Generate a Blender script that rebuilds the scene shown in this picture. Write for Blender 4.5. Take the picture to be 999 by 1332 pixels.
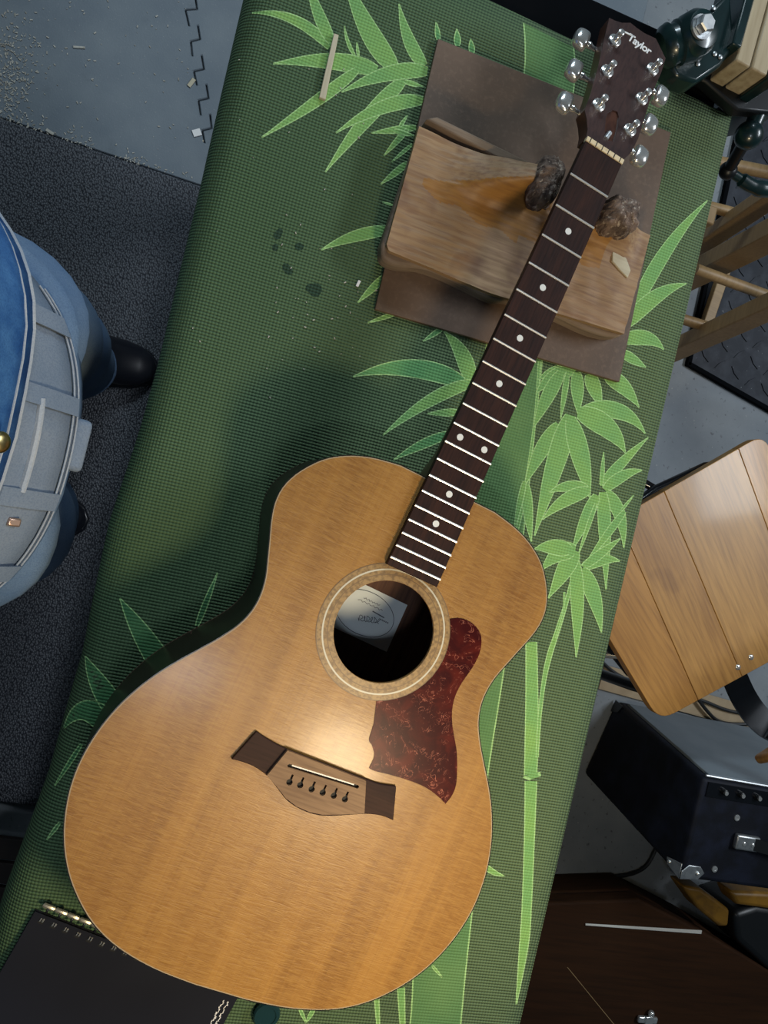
import bpy, bmesh, math, random
from mathutils import Vector, Matrix
random.seed(7)
C = bpy.context.scene
COL = C.collection
for o in list(bpy.data.objects):
    bpy.data.objects.remove(o)

# ------------------------------------------------------------------ camera
CAM = Vector((0.0, 0.0, 1.66706))
F = 1002.18
import numpy as np
_x = (3.02982127, 0.67383618, 0.38833599)
def _rodr(r):
    r = np.array(r); t = np.linalg.norm(r); k = r/t
    K = np.array([[0,-k[2],k[1]],[k[2],0,-k[0]],[-k[1],k[0],0]])
    return np.eye(3)+math.sin(t)*K+(1-math.cos(t))*K@K
GANG = math.radians(-11.273343672722794)
GOFF = (0.3043, 0.4048, 0.978)
_c, _s = math.cos(GANG), math.sin(GANG)
RW = np.array([[_c,-_s,0],[_s,_c,0],[0,0,1]]) @ _rodr(_x).T      # columns: camera right, down, forward
cam = bpy.data.cameras.new('camera'); cam_o = bpy.data.objects.new('camera', cam); COL.objects.link(cam_o)
m = Matrix.Identity(4)
for i in range(3):
    m[i][0] = RW[i][0]; m[i][1] = -RW[i][1]; m[i][2] = -RW[i][2]; m[i][3] = CAM[i]
cam_o.matrix_world = m
cam.sensor_fit = 'VERTICAL'; cam.sensor_height = 36.0; cam.lens = F*36/1332
cam.clip_start = 0.01
C.camera = cam_o

# ------------------------------------------------------------------ world, lights, exposure
w = bpy.data.worlds.new('world'); C.world = w; w.use_nodes = True
bg = w.node_tree.nodes['Background']; bg.inputs[0].default_value = (0.42, 0.60, 0.72, 1); bg.inputs[1].default_value = 0.06
def area(name, loc, tgt, size, power, color, sy=None, spread=180):
    l = bpy.data.lights.new(name, 'AREA'); l.energy = power; l.color = color; l.size = size
    if sy: l.shape = 'RECTANGLE'; l.size_y = sy
    l.spread = math.radians(spread)
    o = bpy.data.objects.new(name, l); COL.objects.link(o); o.location = loc
    o.rotation_euler = (Vector(tgt)-Vector(loc)).to_track_quat('-Z', 'Y').to_euler(); return o
def spot(name, loc, tgt, power, color, ang, blend, r):
    l = bpy.data.lights.new(name, 'SPOT'); l.energy = power; l.color = color; l.spot_size = math.radians(ang); l.spot_blend = blend
    l.shadow_soft_size = r
    o = bpy.data.objects.new(name, l); COL.objects.link(o); o.location = loc
    o.rotation_euler = (Vector(tgt)-Vector(loc)).to_track_quat('-Z', 'Y').to_euler(); return o
spot('bench_lamp_light', (0.33, -0.38, 1.47), (0.10, 0.06, 0.90), 13.0, (1.0, 0.80, 0.50), 165, 0.6, 0.06)
area('ceiling_light_right', (2.3, 1.0, 2.5), (1.0, 0.35, 0.0), 1.2, 42, (0.86, 0.93, 1.0), 0.3)
area('ceiling_light_far', (-0.2, 2.3, 2.2), (0.1, 0.4, 0.6), 1.0, 26, (0.74, 0.90, 1.0), 0.3)
area('ceiling_light_near', (0.09, -0.52, 2.5), (0.1, -0.1, 0.9), 0.22, 3.4, (0.78, 0.88, 1.0), 0.07)
C.view_settings.view_transform = 'Standard'; C.view_settings.look = 'None'
C.view_settings.gamma = 1; C.view_settings.use_curve_mapping = False
C.view_settings.exposure = 0.0

# ------------------------------------------------------------------ helpers
def U(px, py, z):                                # photograph pixel -> point on the horizontal plane at height z
    v = RW @ np.array([(px-499.5)/F, (py-666)/F, 1.0]); s = (z-CAM[2])/v[2]
    return Vector(CAM)+Vector(v)*s
def ray(px, py):
    return Vector(RW @ np.array([(px-499.5)/F, (py-666)/F, 1.0]))
class NT:
    def __init__(s, name):
        s.m = bpy.data.materials.new(name); s.m.use_nodes = True; s.t = s.m.node_tree; s.n = s.t.nodes
        s.b = s.n['Principled BSDF']
    def new(s, typ, **kw):
        n = s.n.new(typ)
        for k, v in kw.items(): setattr(n, k, v)
        return n
    def link(s, a, b): s.t.links.new(a, b)
    def coord(s, scale=(1,1,1), kind='Object', rot=(0,0,0)):
        tc = s.new('ShaderNodeTexCoord'); mp = s.new('ShaderNodeMapping'); mp.inputs['Scale'].default_value = scale
        mp.inputs['Rotation'].default_value = rot
        s.link(tc.outputs[kind], mp.inputs['Vector']); return mp.outputs['Vector']
    def noise(s, scale, detail=3, rough=0.55, dist=0.0, kind='Object', rot=(0,0,0)):
        n = s.new('ShaderNodeTexNoise'); n.inputs['Scale'].default_value = 1.0; n.inputs['Detail'].default_value = detail
        n.inputs['Roughness'].default_value = rough; n.inputs['Distortion'].default_value = dist
        s.link(s.coord(scale, kind, rot), n.inputs['Vector']); return n.outputs['Fac']
    def ramp(s, fac, lo, hi):
        r = s.new('ShaderNodeMapRange'); r.inputs['From Min'].default_value = lo; r.inputs['From Max'].default_value = hi
        s.link(fac, r.inputs['Value']); return r.outputs['Result']
    def mix(s, fac, a, b):
        n = s.new('ShaderNodeMix', data_type='RGBA')
        if isinstance(fac, float): n.inputs[0].default_value = fac
        else: s.link(fac, n.inputs[0])
        for i, c in ((6, a), (7, b)):
            if isinstance(c, tuple): n.inputs[i].default_value = (*c[:3], 1)
            else: s.link(c, n.inputs[i])
        return n.outputs[2]
    def math(s, op, a, b=None):
        n = s.new('ShaderNodeMath', operation=op)
        for i, c in ((0, a), (1, b)):
            if c is None: continue
            if isinstance(c, (int, float)): n.inputs[i].default_value = c
            else: s.link(c, n.inputs[i])
        return n.outputs[0]
    def bump(s, h, strength=0.5, dist=0.001):
        n = s.new('ShaderNodeBump'); n.inputs['Strength'].default_value = strength; n.inputs['Distance'].default_value = dist
        s.link(h, n.inputs['Height']); s.link(n.outputs['Normal'], s.b.inputs['Normal'])
    def base(s, c):
        if isinstance(c, tuple): s.b.inputs['Base Color'].default_value = (*c[:3], 1)
        else: s.link(c, s.b.inputs['Base Color'])
    def set(s, rough=0.5, metal=0.0, coat=0.0, spec=0.5, coat_rough=0.1):
        s.b.inputs['Roughness'].default_value = rough; s.b.inputs['Metallic'].default_value = metal
        s.b.inputs['Coat Weight'].default_value = coat; s.b.inputs['Coat Roughness'].default_value = coat_rough
        s.b.inputs['Specular IOR Level'].default_value = spec
def Mt(name, base, rough=0.5, metal=0.0, layers=(), bump=None, coat=0.0, spec=0.5):
    t = NT(name); c = base
    for (sc, det, col, lo, hi) in layers:
        c = t.mix(t.ramp(t.noise(sc, det), lo, hi), c, col)
    t.base(c); t.set(rough, metal, coat, spec)
    if bump: t.bump(t.noise(bump[0], 4), bump[1], bump[2])
    return t.m

def obj(name, bm, mat, parent=None, bevel=0.0, seg=2, smooth=35, loc=None, rotz=0.0, sub=0, recalc=True):
    if recalc and bm.faces: bmesh.ops.recalc_face_normals(bm, faces=bm.faces)
    me = bpy.data.meshes.new(name); bm.to_mesh(me); bm.free()
    for mm in (mat if isinstance(mat, (list, tuple)) else [mat]): me.materials.append(mm)
    o = bpy.data.objects.new(name, me); COL.objects.link(o)
    if smooth:
        for p in me.polygons: p.use_smooth = True
        if smooth < 180 and not sub: me.set_sharp_from_angle(angle=math.radians(smooth))
    if bevel:
        b = o.modifiers.new('bevel', 'BEVEL'); b.width = bevel; b.segments = seg; b.limit_method = 'ANGLE'; b.angle_limit = math.radians(40)
    if sub:
        b = o.modifiers.new('sub', 'SUBSURF'); b.levels = sub; b.render_levels = sub
    if parent is not None: o.parent = parent
    if loc is not None: o.location = loc
    if rotz: o.rotation_euler = (0, 0, rotz)
    return o
def tag(o, label=None, cat=None, group=None, kind=None):
    if label: o['label'] = label
    if cat: o['category'] = cat
    if group: o['group'] = group
    if kind: o['kind'] = kind
    return o
def thing(name, label, cat, loc=(0,0,0), rotz=0.0, group=None):
    e = bpy.data.objects.new(name, None); COL.objects.link(e); e.location = loc; e.rotation_euler = (0,0,rotz); e.empty_display_size = 0.05
    return tag(e, label, cat, group)
def BM(): return bmesh.new()
def add_box(bm, c, s, rot=None):
    r = bmesh.ops.create_cube(bm, size=1.0)
    M_ = Matrix.Translation(Vector(c)) @ (rot.to_4x4() if rot else Matrix.Identity(4)) @ Matrix.Diagonal((*s, 1))
    bmesh.ops.transform(bm, matrix=M_, verts=r['verts']); return bm
def frame(d):
    d = Vector(d).normalized(); a = Vector((0,0,1)) if abs(d.z) < 0.9 else Vector((1,0,0))
    x = a.cross(d).normalized(); return x, d.cross(x), d
def add_tube(bm, pts, r, seg=12, caps=True):
    pts = [Vector(p) for p in pts]; n = len(pts); rings = []
    rr = r if isinstance(r, (list, tuple)) else [r]*n
    X = None
    for i, p in enumerate(pts):
        d = (pts[min(i+1, n-1)]-pts[max(i-1, 0)]).normalized()
        if X is None: X, Y, _ = frame(d)
        else:
            X = (X-d*X.dot(d)).normalized(); Y = d.cross(X)
        rings.append([bm.verts.new(p+(X*math.cos(t)+Y*math.sin(t))*rr[i]) for t in [2*math.pi*k/seg for k in range(seg)]])
    for a, b in zip(rings, rings[1:]):
        for k in range(seg): bm.faces.new((a[k], a[(k+1)%seg], b[(k+1)%seg], b[k]))
    if caps:
        bm.faces.new(rings[0][::-1]); bm.faces.new(rings[-1])
    return bm
def add_cyl(bm, p0, p1, r, seg=24): return add_tube(bm, [p0, p1], r, seg)
def add_prism(bm, pts, z0, z1, holes=()):
    """extruded outline with optional holes; pts are (x, y)"""
    if not holes:
        lo = [bm.verts.new((x, y, z0)) for x, y in pts]; hi = [bm.verts.new((x, y, z1)) for x, y in pts]
        n = len(pts)
        for i in range(n): bm.faces.new((lo[i], lo[(i+1)%n], hi[(i+1)%n], hi[i]))
        bm.faces.new(hi); bm.faces.new(lo[::-1]); return bm
    for z in (z0, z1):
        es = []
        for ring in (pts, *holes):
            vs = [bm.verts.new((x, y, z)) for x, y in ring]
            es += [bm.edges.new((vs[i], vs[(i+1)%len(vs)])) for i in range(len(vs))]
        bmesh.ops.triangle_fill(bm, edges=es, use_beauty=True)
    for ring in (pts, *holes):
        lo = [bm.verts.new((x, y, z0)) for x, y in ring]; hi = [bm.verts.new((x, y, z1)) for x, y in ring]; n = len(ring)
        for i in range(n): bm.faces.new((lo[i], lo[(i+1)%n], hi[(i+1)%n], hi[i]))
    bmesh.ops.remove_doubles(bm, verts=bm.verts, dist=1e-6)
    return bm
def circ(cx, cy, r, n=64, a0=0.0): return [(cx+r*math.cos(a0+2*math.pi*k/n), cy+r*math.sin(a0+2*math.pi*k/n)) for k in range(n)]
def add_ring(bm, cx, cy, r0, r1, z0, z1, n=96):
    prof = [(r0,z0),(r1,z0),(r1,z1),(r0,z1)]
    rings = [[bm.verts.new((cx+r*math.cos(2*math.pi*k/n), cy+r*math.sin(2*math.pi*k/n), z)) for r, z in prof] for k in range(n)]
    for k in range(n):
        a, b = rings[k], rings[(k+1)%n]
        for j in range(4): bm.faces.new((a[j], b[j], b[(j+1)%4], a[(j+1)%4]))
    return bm
def add_lathe(bm, prof, axis0, d, seg=24):
    """prof: (along, radius) pairs along direction d from axis0"""
    X, Y, D = frame(d); A = Vector(axis0)
    rings = [[bm.verts.new(A+D*t+(X*math.cos(2*math.pi*k/seg)+Y*math.sin(2*math.pi*k/seg))*max(r, 1e-5)) for k in range(seg)] for t, r in prof]
    for a, b in zip(rings, rings[1:]):
        for k in range(seg): bm.faces.new((a[k], a[(k+1)%seg], b[(k+1)%seg], b[k]))
    bm.faces.new(rings[0][::-1]); bm.faces.new(rings[-1]); return bm
def add_sphere(bm, c, r, sc=(1,1,1), u=20, v=12):
    q = bmesh.ops.create_uvsphere(bm, u_segments=u, v_segments=v, radius=r)
    bmesh.ops.transform(bm, matrix=Matrix.Translation(Vector(c)) @ Matrix.Diagonal((*sc,1)), verts=q['verts']); return bm
def catmull(pts, per=6, closed=False):
    P = [Vector(p) for p in pts]; n = len(P); out = []
    rng = range(n) if closed else range(n-1)
    for i in rng:
        g = (lambda k: P[k % n]) if closed else (lambda k: P[min(max(k,0),n-1)])
        a, b, c, d = g(i-1), g(i), g(i+1), g(i+2)
        for j in range(per):
            t = j/per
            out.append(0.5*((2*b)+(c-a)*t+(2*a-5*b+4*c-d)*t*t+(3*b-a-3*c+d)*t**3))
    if not closed: out.append(P[-1])
    return out
def smoothstep(a, b, x):
    t = min(max((x-a)/(b-a), 0.0), 1.0); return t*t*(3-2*t)
from mathutils import noise as mn

# ------------------------------------------------------------------ materials
def wood(name, c0, c1, c2, along='Y', rough=0.45, coat=0.0, fine=260.0, wav=14.0, knots=0.0, bump=0.12, spec=0.5):
    t = NT(name)
    sc = {'X': (wav*0.25, wav, wav), 'Y': (wav, wav*0.25, wav), 'Z': (wav, wav, wav*0.2)}[along]
    sf = {'X': (fine*0.06, fine, fine), 'Y': (fine, fine*0.06, fine), 'Z': (fine, fine, fine*0.06)}[along]
    c = t.mix(t.ramp(t.noise(sc, 3, dist=0.6), 0.3, 0.7), c0, c1)
    g = t.ramp(t.noise(sf, 3), 0.42, 0.75)
    c = t.mix(t.math('MULTIPLY', g, 0.6), c, c2)
    if knots:
        c = t.mix(t.math('MULTIPLY', t.ramp(t.noise((knots, knots, knots), 2), 0.60, 0.75), 0.65), c, c2)
    t.base(c); t.set(rough, 0, coat, spec)
    t.bump(t.noise(sf, 3), bump, 0.001); return t.m
# spruce top: faint long grain, cross silk, broad colour bands along the grain
t = NT('aged_spruce')
c = t.mix(t.ramp(t.noise((26, 1.6, 4), 3, dist=0.4), 0.32, 0.70), (0.315, 0.148, 0.0285), (0.182, 0.075, 0.0135))
c = t.mix(t.math('MULTIPLY', t.ramp(t.noise((620, 6, 10), 2), 0.45, 0.7), 0.25), c, (0.13, 0.052, 0.012))
silk = t.ramp(t.noise((60, 520, 20), 4, dist=1.2), 0.38, 0.68)
c = t.mix(t.math('MULTIPLY', silk, 0.48), c, (0.41, 0.222, 0.056))
t.base(c); t.set(0.42, 0, 0.22, 0.4, 0.20)
t.bump(t.noise((60, 520, 20), 4, dist=1.2), 0.28, 0.001); SPRUCE = t.m
ROSE = wood('rosewood_fingerboard', (0.020, 0.010, 0.009), (0.040, 0.016, 0.011), (0.006, 0.004, 0.004), 'Y', 0.5, 0, 480, 60, spec=0.15)
BRIDGE = wood('dark_bridge_wood', (0.026, 0.013, 0.011), (0.046, 0.022, 0.015), (0.014, 0.008, 0.006), 'X', 0.6, 0.0, 420, 40, spec=0.12)
BRIDGE2 = wood('lit_bridge_wood', (0.17, 0.098, 0.052), (0.25, 0.15, 0.080), (0.09, 0.045, 0.024), 'X', 0.55, 0.0, 420, 40, spec=0.2)  # lighter tone paints light and gloss onto the raised bridge centre
HEADM = wood('headstock_veneer', (0.040, 0.022, 0.020), (0.060, 0.030, 0.026), (0.016, 0.009, 0.010), 'Y', 0.38, 0.15, 420, 30)
SAPELE = Mt('dark_sapele_sides', (0.018, 0.008, 0.006), 0.30, 0, [((40, 40, 300), 2, (0.010, 0.005, 0.004), 0.4, 0.7)], spec=0.4)
MAHOG = Mt('mahogany_neck', (0.075, 0.028, 0.016), 0.35, 0, [((200, 12, 200), 2, (0.040, 0.014, 0.009), 0.4, 0.7)])
INSIDE = Mt('unfinished_inside_wood', (0.13, 0.060, 0.035), 0.8, 0, [((300, 14, 60), 2, (0.07, 0.03, 0.02), 0.4, 0.7)])
CHROME = Mt('polished_chrome', (0.86, 0.86, 0.84), 0.20, 0.82)
STEEL = Mt('fret_nickel', (0.82, 0.80, 0.76), 0.35, 0.75)
PEARL = Mt('pearl_inlay', (0.72, 0.72, 0.69), 0.35)
BONE = Mt('aged_bone', (0.72, 0.58, 0.36), 0.5, 0, [((300,300,300), 2, (0.55,0.42,0.24), 0.5, 0.7)])
WHITEP = Mt('white_ink', (0.80, 0.78, 0.76), 0.5)
BINDB = Mt('black_binding', (0.008, 0.007, 0.007), 0.3)
CREAM = Mt('cream_purfling', (0.34, 0.25, 0.15), 0.45)
ROS_OLIVE = Mt('rosette_tan', (0.30, 0.185, 0.072), 0.42, 0, [((260,260,20), 3, (0.17,0.10,0.04), 0.42, 0.62)])
ROS_DARK = Mt('rosette_dark_line', (0.16, 0.095, 0.045), 0.45)
ROS_WHITE = Mt('rosette_white_line', (0.52, 0.48, 0.38), 0.4)
BLACK = Mt('black_void', (0.004, 0.004, 0.004), 0.7)
# tortoise pickguard: swirls in deep red
t = NT('red_tortoise_plastic')
c = t.mix(t.ramp(t.noise((30, 30, 4), 3, dist=1.5), 0.40, 0.70), (0.034, 0.003, 0.004), (0.085, 0.009, 0.006))
vn = t.new('ShaderNodeTexNoise'); vn.inputs['Scale'].default_value = 1; vn.inputs['Detail'].default_value = 5; vn.inputs['Distortion'].default_value = 3.2
t.link(t.coord((75, 75, 10)), vn.inputs['Vector'])
f2 = t.ramp(t.math('ABSOLUTE', t.math('SUBTRACT', vn.outputs['Fac'], 0.56)), 0.022, 0.0)
msk = t.ramp(t.noise((52, 52, 5), 2), 0.46, 0.62)
c = t.mix(t.math('MULTIPLY', t.math('MULTIPLY', f2, msk), 0.8), c, (0.52, 0.17, 0.11))
c = t.mix(t.math('MULTIPLY', t.ramp(t.noise((150, 150, 6), 2, dist=1.0), 0.68, 0.80), 0.7), c, (0.46, 0.18, 0.13))
t.base(c); t.set(0.33, 0, 0.0, 0.12); PICK = t.m

# yoga mat weave: rows of raised bumps, following the UVs (arc length over the rolled edge)
def weave(t, strength=0.75):
    uv = t.coord((1, 1, 1), 'UV'); sp = t.new('ShaderNodeSeparateXYZ'); t.link(uv, sp.inputs[0])
    a = t.math('SINE', t.math('MULTIPLY', sp.outputs[0], 2*math.pi/0.0070))
    b = t.math('SINE', t.math('MULTIPLY', sp.outputs[1], 2*math.pi/0.0066))
    h = t.math('ADD', t.math('MULTIPLY', t.math('ABSOLUTE', b), 1.3), t.math('MULTIPLY', t.math('ABSOLUTE', a), 0.7))
    t.bump(h, strength, 0.0011)
    return t.ramp(h, 0.5, 1.5), sp
t = NT('green_foam_mat'); h, sp = weave(t)
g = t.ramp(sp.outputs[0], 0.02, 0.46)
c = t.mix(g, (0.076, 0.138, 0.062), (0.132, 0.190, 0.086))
n = t.ramp(t.noise((5, 5, 5), 3), 0.35, 0.7)
c = t.mix(t.math('MULTIPLY', n, 0.4), c, (0.100, 0.160, 0.084))
groove_shade = t.mix(0.72, c, (0.012, 0.03, 0.016))  # darker mix paints shade into the weave grooves
t.base(t.mix(h, groove_shade, c)); t.set(0.72, 0, 0, 0.3); MATG = t.m
def printm(name, col, col2):
    t = NT(name); h, sp = weave(t, 0.45)
    c = t.mix(t.ramp(t.noise((18, 18, 18), 2), 0.35, 0.65), col, col2)
    t.base(t.mix(t.math('MULTIPLY', t.math('SUBTRACT', 1.0, h), 0.35), c, (0.04, 0.10, 0.03))); t.set(0.72, 0, 0, 0.3); return t.m  # groove shade is put into the print colour too
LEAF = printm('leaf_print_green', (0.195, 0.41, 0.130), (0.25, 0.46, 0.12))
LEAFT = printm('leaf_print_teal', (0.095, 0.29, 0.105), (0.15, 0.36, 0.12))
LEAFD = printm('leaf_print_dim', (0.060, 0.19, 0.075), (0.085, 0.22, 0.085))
EDGE = printm('leaf_edge_pale', (0.37, 0.62, 0.24), (0.42, 0.66, 0.27))
STALK = printm('stalk_print', (0.11, 0.235, 0.085), (0.14, 0.27, 0.095))

FLOORM = NT('grey_concrete')
t = FLOORM
c = t.mix(t.ramp(t.noise((7,7,7), 4), 0.35, 0.68), (0.165, 0.185, 0.205), (0.225, 0.245, 0.260))
c = t.mix(t.math('MULTIPLY', t.ramp(t.noise((70,70,70), 3), 0.63, 0.72), 0.8), c, (0.06, 0.06, 0.07))
c = t.mix(t.math('MULTIPLY', t.ramp(t.noise((120,120,120), 2), 0.70, 0.76), 0.6), c, (0.45, 0.44, 0.40))
t.base(c); t.set(0.7); t.bump(t.noise((60,60,60), 4), 0.3, 0.002); FLOORM = t.m
t = NT('grey_eva_foam')
c = t.mix(t.ramp(t.noise((9,9,9), 3), 0.35, 0.68), (0.135, 0.165, 0.195), (0.175, 0.205, 0.230))
c = t.mix(t.math('MULTIPLY', t.ramp(t.noise((240,240,240), 2), 0.66, 0.74), 0.45), c, (0.33, 0.34, 0.33))
c = t.mix(t.math('MULTIPLY', t.ramp(t.noise((14,14,14), 4), 0.62, 0.76), 0.4), c, (0.07, 0.085, 0.10))
t.base(c); t.set(0.6); t.bump(t.noise((300,300,300), 3), 0.3, 0.001); FOAM = t.m
t = NT('black_pebbled_rubber')
v = t.new('ShaderNodeTexVoronoi'); v.inputs['Scale'].default_value = 1; t.link(t.coord((290, 210, 160)), v.inputs['Vector'])
c = t.mix(t.ramp(v.outputs['Distance'], 0.1, 0.7), (0.135, 0.145, 0.165), (0.022, 0.025, 0.034))
c = t.mix(t.math('MULTIPLY', t.ramp(t.noise((160,160,160), 2), 0.72, 0.77), 0.6), c, (0.35,0.36,0.38))
t.base(c); t.set(0.55); t.bump(t.math('MULTIPLY', v.outputs['Distance'], -1.0), 0.8, 0.003); PEBBLE = t.m
RUBBER = Mt('dark_tread_rubber', (0.014, 0.017, 0.025), 0.75, 0, [((30,30,30), 3, (0.035,0.040,0.052), 0.4, 0.7), ((150,150,150), 2, (0.30,0.32,0.33), 0.73, 0.78)])
def denim(name, a, b, d, sc=1.0):
    t = NT(name)
    c = t.mix(t.ramp(t.noise((16*sc, 16*sc, 10*sc), 4), 0.34, 0.70), a, b)
    tw = t.math('SINE', t.math('MULTIPLY', t.noise((900, 900, 300), 1), 40.0))
    c = t.mix(t.math('MULTIPLY', t.ramp(t.noise((700, 700, 500), 2), 0.42, 0.65), 0.35), c, d)
    t.base(c); t.set(0.88, 0, 0, 0.15); t.bump(t.noise((700, 700, 500), 2), 0.4, 0.0008); return t.m
JEANS = denim('washed_blue_denim', (0.100, 0.170, 0.290), (0.160, 0.235, 0.340), (0.055, 0.095, 0.180))
BAND = denim('pale_grey_denim', (0.150, 0.195, 0.265), (0.200, 0.240, 0.300), (0.085, 0.120, 0.190))
SHIRT = denim('deep_blue_chambray', (0.012, 0.070, 0.250), (0.065, 0.190, 0.430), (0.010, 0.045, 0.160), 1.7)
PIPE = denim('pale_worn_seam', (0.33, 0.37, 0.43), (0.40, 0.42, 0.45), (0.22, 0.26, 0.33))
BRASS = Mt('antique_brass', (0.45, 0.36, 0.16), 0.3, 1.0, [((200,200,200), 2, (0.25,0.2,0.09), 0.5, 0.7)])
COPPER = Mt('copper_rivet', (0.55, 0.38, 0.30), 0.35, 0.8)
SKIN = Mt('skin', (0.50, 0.28, 0.19), 0.5)
HAIR = Mt('hair_brown', (0.05, 0.03, 0.02), 0.6, 0, [((20,20,300), 2, (0.09,0.06,0.04), 0.4, 0.7)])
SHOE = Mt('black_shoe_leather', (0.006, 0.007, 0.011), 0.30)
BOARD = Mt('brown_hardboard', (0.135, 0.083, 0.052), 0.6, 0, [((9,9,9), 4, (0.085,0.055,0.036), 0.36, 0.70), ((200,200,200), 2, (0.155,0.10,0.066), 0.5, 0.85), ((26,26,26), 3, (0.05,0.035,0.026), 0.70, 0.85)], bump=((500,500,500), 0.1, 0.001))
OLDWOOD = wood('weathered_slab_wood', (0.36, 0.225, 0.115), (0.28, 0.165, 0.080), (0.12, 0.045, 0.024), 'X', 0.6, 0, 300, 22, knots=24)
OCHRE = wood('ochre_fresh_wood', (0.36, 0.175, 0.035), (0.30, 0.135, 0.030), (0.16, 0.065, 0.016), 'X', 0.5, 0, 300, 22)
GREYEDGE = wood('grey_live_edge', (0.19, 0.135, 0.095), (0.24, 0.17, 0.115), (0.08, 0.052, 0.036), 'X', 0.8, 0, 200, 30)
BARK = NT('flaky_bark'); t = BARK
c = t.mix(t.ramp(t.noise((120,120,40), 5, dist=1.0), 0.36, 0.66), (0.060, 0.038, 0.029), (0.24, 0.165, 0.125))
c = t.mix(t.ramp(t.noise((260,260,120), 3), 0.56, 0.70), c, (0.48, 0.39, 0.31))
t.base(c); t.set(0.85); t.bump(t.noise((120,120,40), 6, dist=1.0), 1.0, 0.006); BARK = t.m
STICKM = wood('pale_split_wood', (0.56, 0.50, 0.36), (0.48, 0.42, 0.29), (0.34, 0.28, 0.18), 'X', 0.6)
PINE = wood('pale_beech', (0.36, 0.235, 0.110), (0.30, 0.19, 0.085), (0.20, 0.12, 0.05), 'Y', 0.5, 0, 180, 12)
SEATW = [wood('varnished_seat_wood_%s' % s, a, b, d, 'Y', 0.40, 0.12, 160, 13, knots=kn) for s, a, b, d, kn in (
    ('honey', (0.50,0.250,0.062), (0.37,0.175,0.043), (0.19,0.08,0.022), 0), ('tan', (0.50,0.270,0.080), (0.36,0.185,0.055), (0.19,0.09,0.028), 0),
    ('amber', (0.49,0.258,0.072), (0.33,0.160,0.043), (0.15,0.062,0.020), 9))]
LINER = wood('vise_liner_wood', (0.46, 0.38, 0.25), (0.40, 0.32, 0.20), (0.22, 0.15, 0.075), 'Y', 0.5, 0, 120, 30)
VISEG = Mt('dark_green_enamel', (0.003, 0.015, 0.017), 0.32, 0, [((30,30,30), 3, (0.005,0.024,0.026), 0.4, 0.7)], coat=0.35)
VISEK = Mt('blackened_iron', (0.006, 0.008, 0.010), 0.40, 0.2)
ZINC = Mt('zinc_plated_steel', (0.55, 0.57, 0.58), 0.38, 0.9, [((80,80,80), 3, (0.38,0.40,0.42), 0.45, 0.7)])
AMPB = Mt('black_tolex', (0.005, 0.006, 0.010), 0.6, 0, [((20,20,20), 3, (0.010,0.013,0.026), 0.42, 0.7)], bump=((900,900,900), 0.4, 0.001), spec=0.2)
GRILL = Mt('blue_grey_grille_cloth', (0.19, 0.22, 0.245), 0.8, 0, [((12,12,12), 3, (0.16,0.19,0.215), 0.4, 0.7)], bump=((900,900,900), 0.5, 0.001))
BLKP = Mt('black_plastic', (0.008, 0.009, 0.010), 0.4)
BLKM = Mt('black_gloss_metal', (0.006, 0.007, 0.010), 0.22, 0.3, coat=0.5)
CASEB = wood('dark_brown_case', (0.030, 0.012, 0.005), (0.044, 0.018, 0.007), (0.016, 0.008, 0.004), 'X', 0.75, 0, 120, 7, spec=0.12)
YELL = Mt('yellow_plastic', (0.26, 0.125, 0.010), 0.45, 0, [((30,30,30), 3, (0.15,0.07,0.008), 0.45, 0.7)])
CARD = Mt('raw_cardboard', (0.36, 0.28, 0.18), 0.8, 0, [((20,20,20), 3, (0.28,0.21,0.13), 0.4, 0.7)])
NOTE = Mt('dark_notebook_cover', (0.0085, 0.0095, 0.0160), 0.6, 0, [((6,6,6), 2, (0.011,0.012,0.019), 0.4, 0.6)], spec=0.2)
PAPER = Mt('page_paper', (0.62, 0.60, 0.54), 0.8)
LABELM = Mt('label_paper', (0.74, 0.80, 0.82), 0.7)
INKM = Mt('blue_grey_ink', (0.07, 0.09, 0.12), 0.7)
COIL = Mt('tarnished_wire', (0.50, 0.46, 0.36), 0.35, 0.7)
TEALG = Mt('dark_teal_enamel', (0.010, 0.035, 0.040), 0.25)
BENCHB = Mt('black_bench_paint', (0.0025, 0.003, 0.004), 0.9, spec=0.05)
SHAV = Mt('wood_shavings', (0.52, 0.50, 0.44), 0.8, 0, [((90,90,90), 2, (0.30,0.27,0.22), 0.4, 0.7)])

# ------------------------------------------------------------------ setting: floor
bm = BM(); add_box(bm, (0.8, 0.3, -0.05), (7, 7, 0.1))
tag(obj('floor', bm, FLOORM), kind='structure')
bm = BM(); add_box(bm, (-2.7, 0.3, 1.3), (0.1, 7, 2.6)); tag(obj('wall_left', bm, FLOORM), kind='structure')

# interlocking foam tiles, the toothed seam traced where it lies on the floor
ZT = 0.012
seam = [U(x, y, ZT) for x, y in [(249,-36),(252,-19),(241,-17),(243,-1),(253,-4),(255,11),(240,12),(245,34),(256,31),(259,50),(247,53),(249,73),(261,70),(264,89),(251,92),(255,111),(267,108),(270,127),(257,130),(260,150),(272,147),(274,166),(262,169),(265,186),(276,184),(279,203),(268,206),(271,224),(282,222)]]
seam = [(p.x, p.y) for p in seam]
top = 2.2; low = 0.5945
leftp = [(-1.2, top), (-1.2, low)] + [(seam[-1][0], low)] + seam[::-1] + [(seam[0][0], top)]
bm = BM(); add_prism(bm, leftp[::-1], 0.0, ZT)
tag(obj('foam_tile', bm, FOAM, smooth=0, bevel=0.0015, seg=1), 'grey foam floor tile with sawdust on it, left of the toothed seam', 'floor tile')
gx = 0.0035
rightp = [(x+gx, y-0.001) for x, y in seam] + [(seam[-1][0]+gx, low), (0.75, low), (0.75, top), (seam[0][0]+gx, top)]
bm = BM(); add_prism(bm, rightp, 0.0, ZT)
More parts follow.
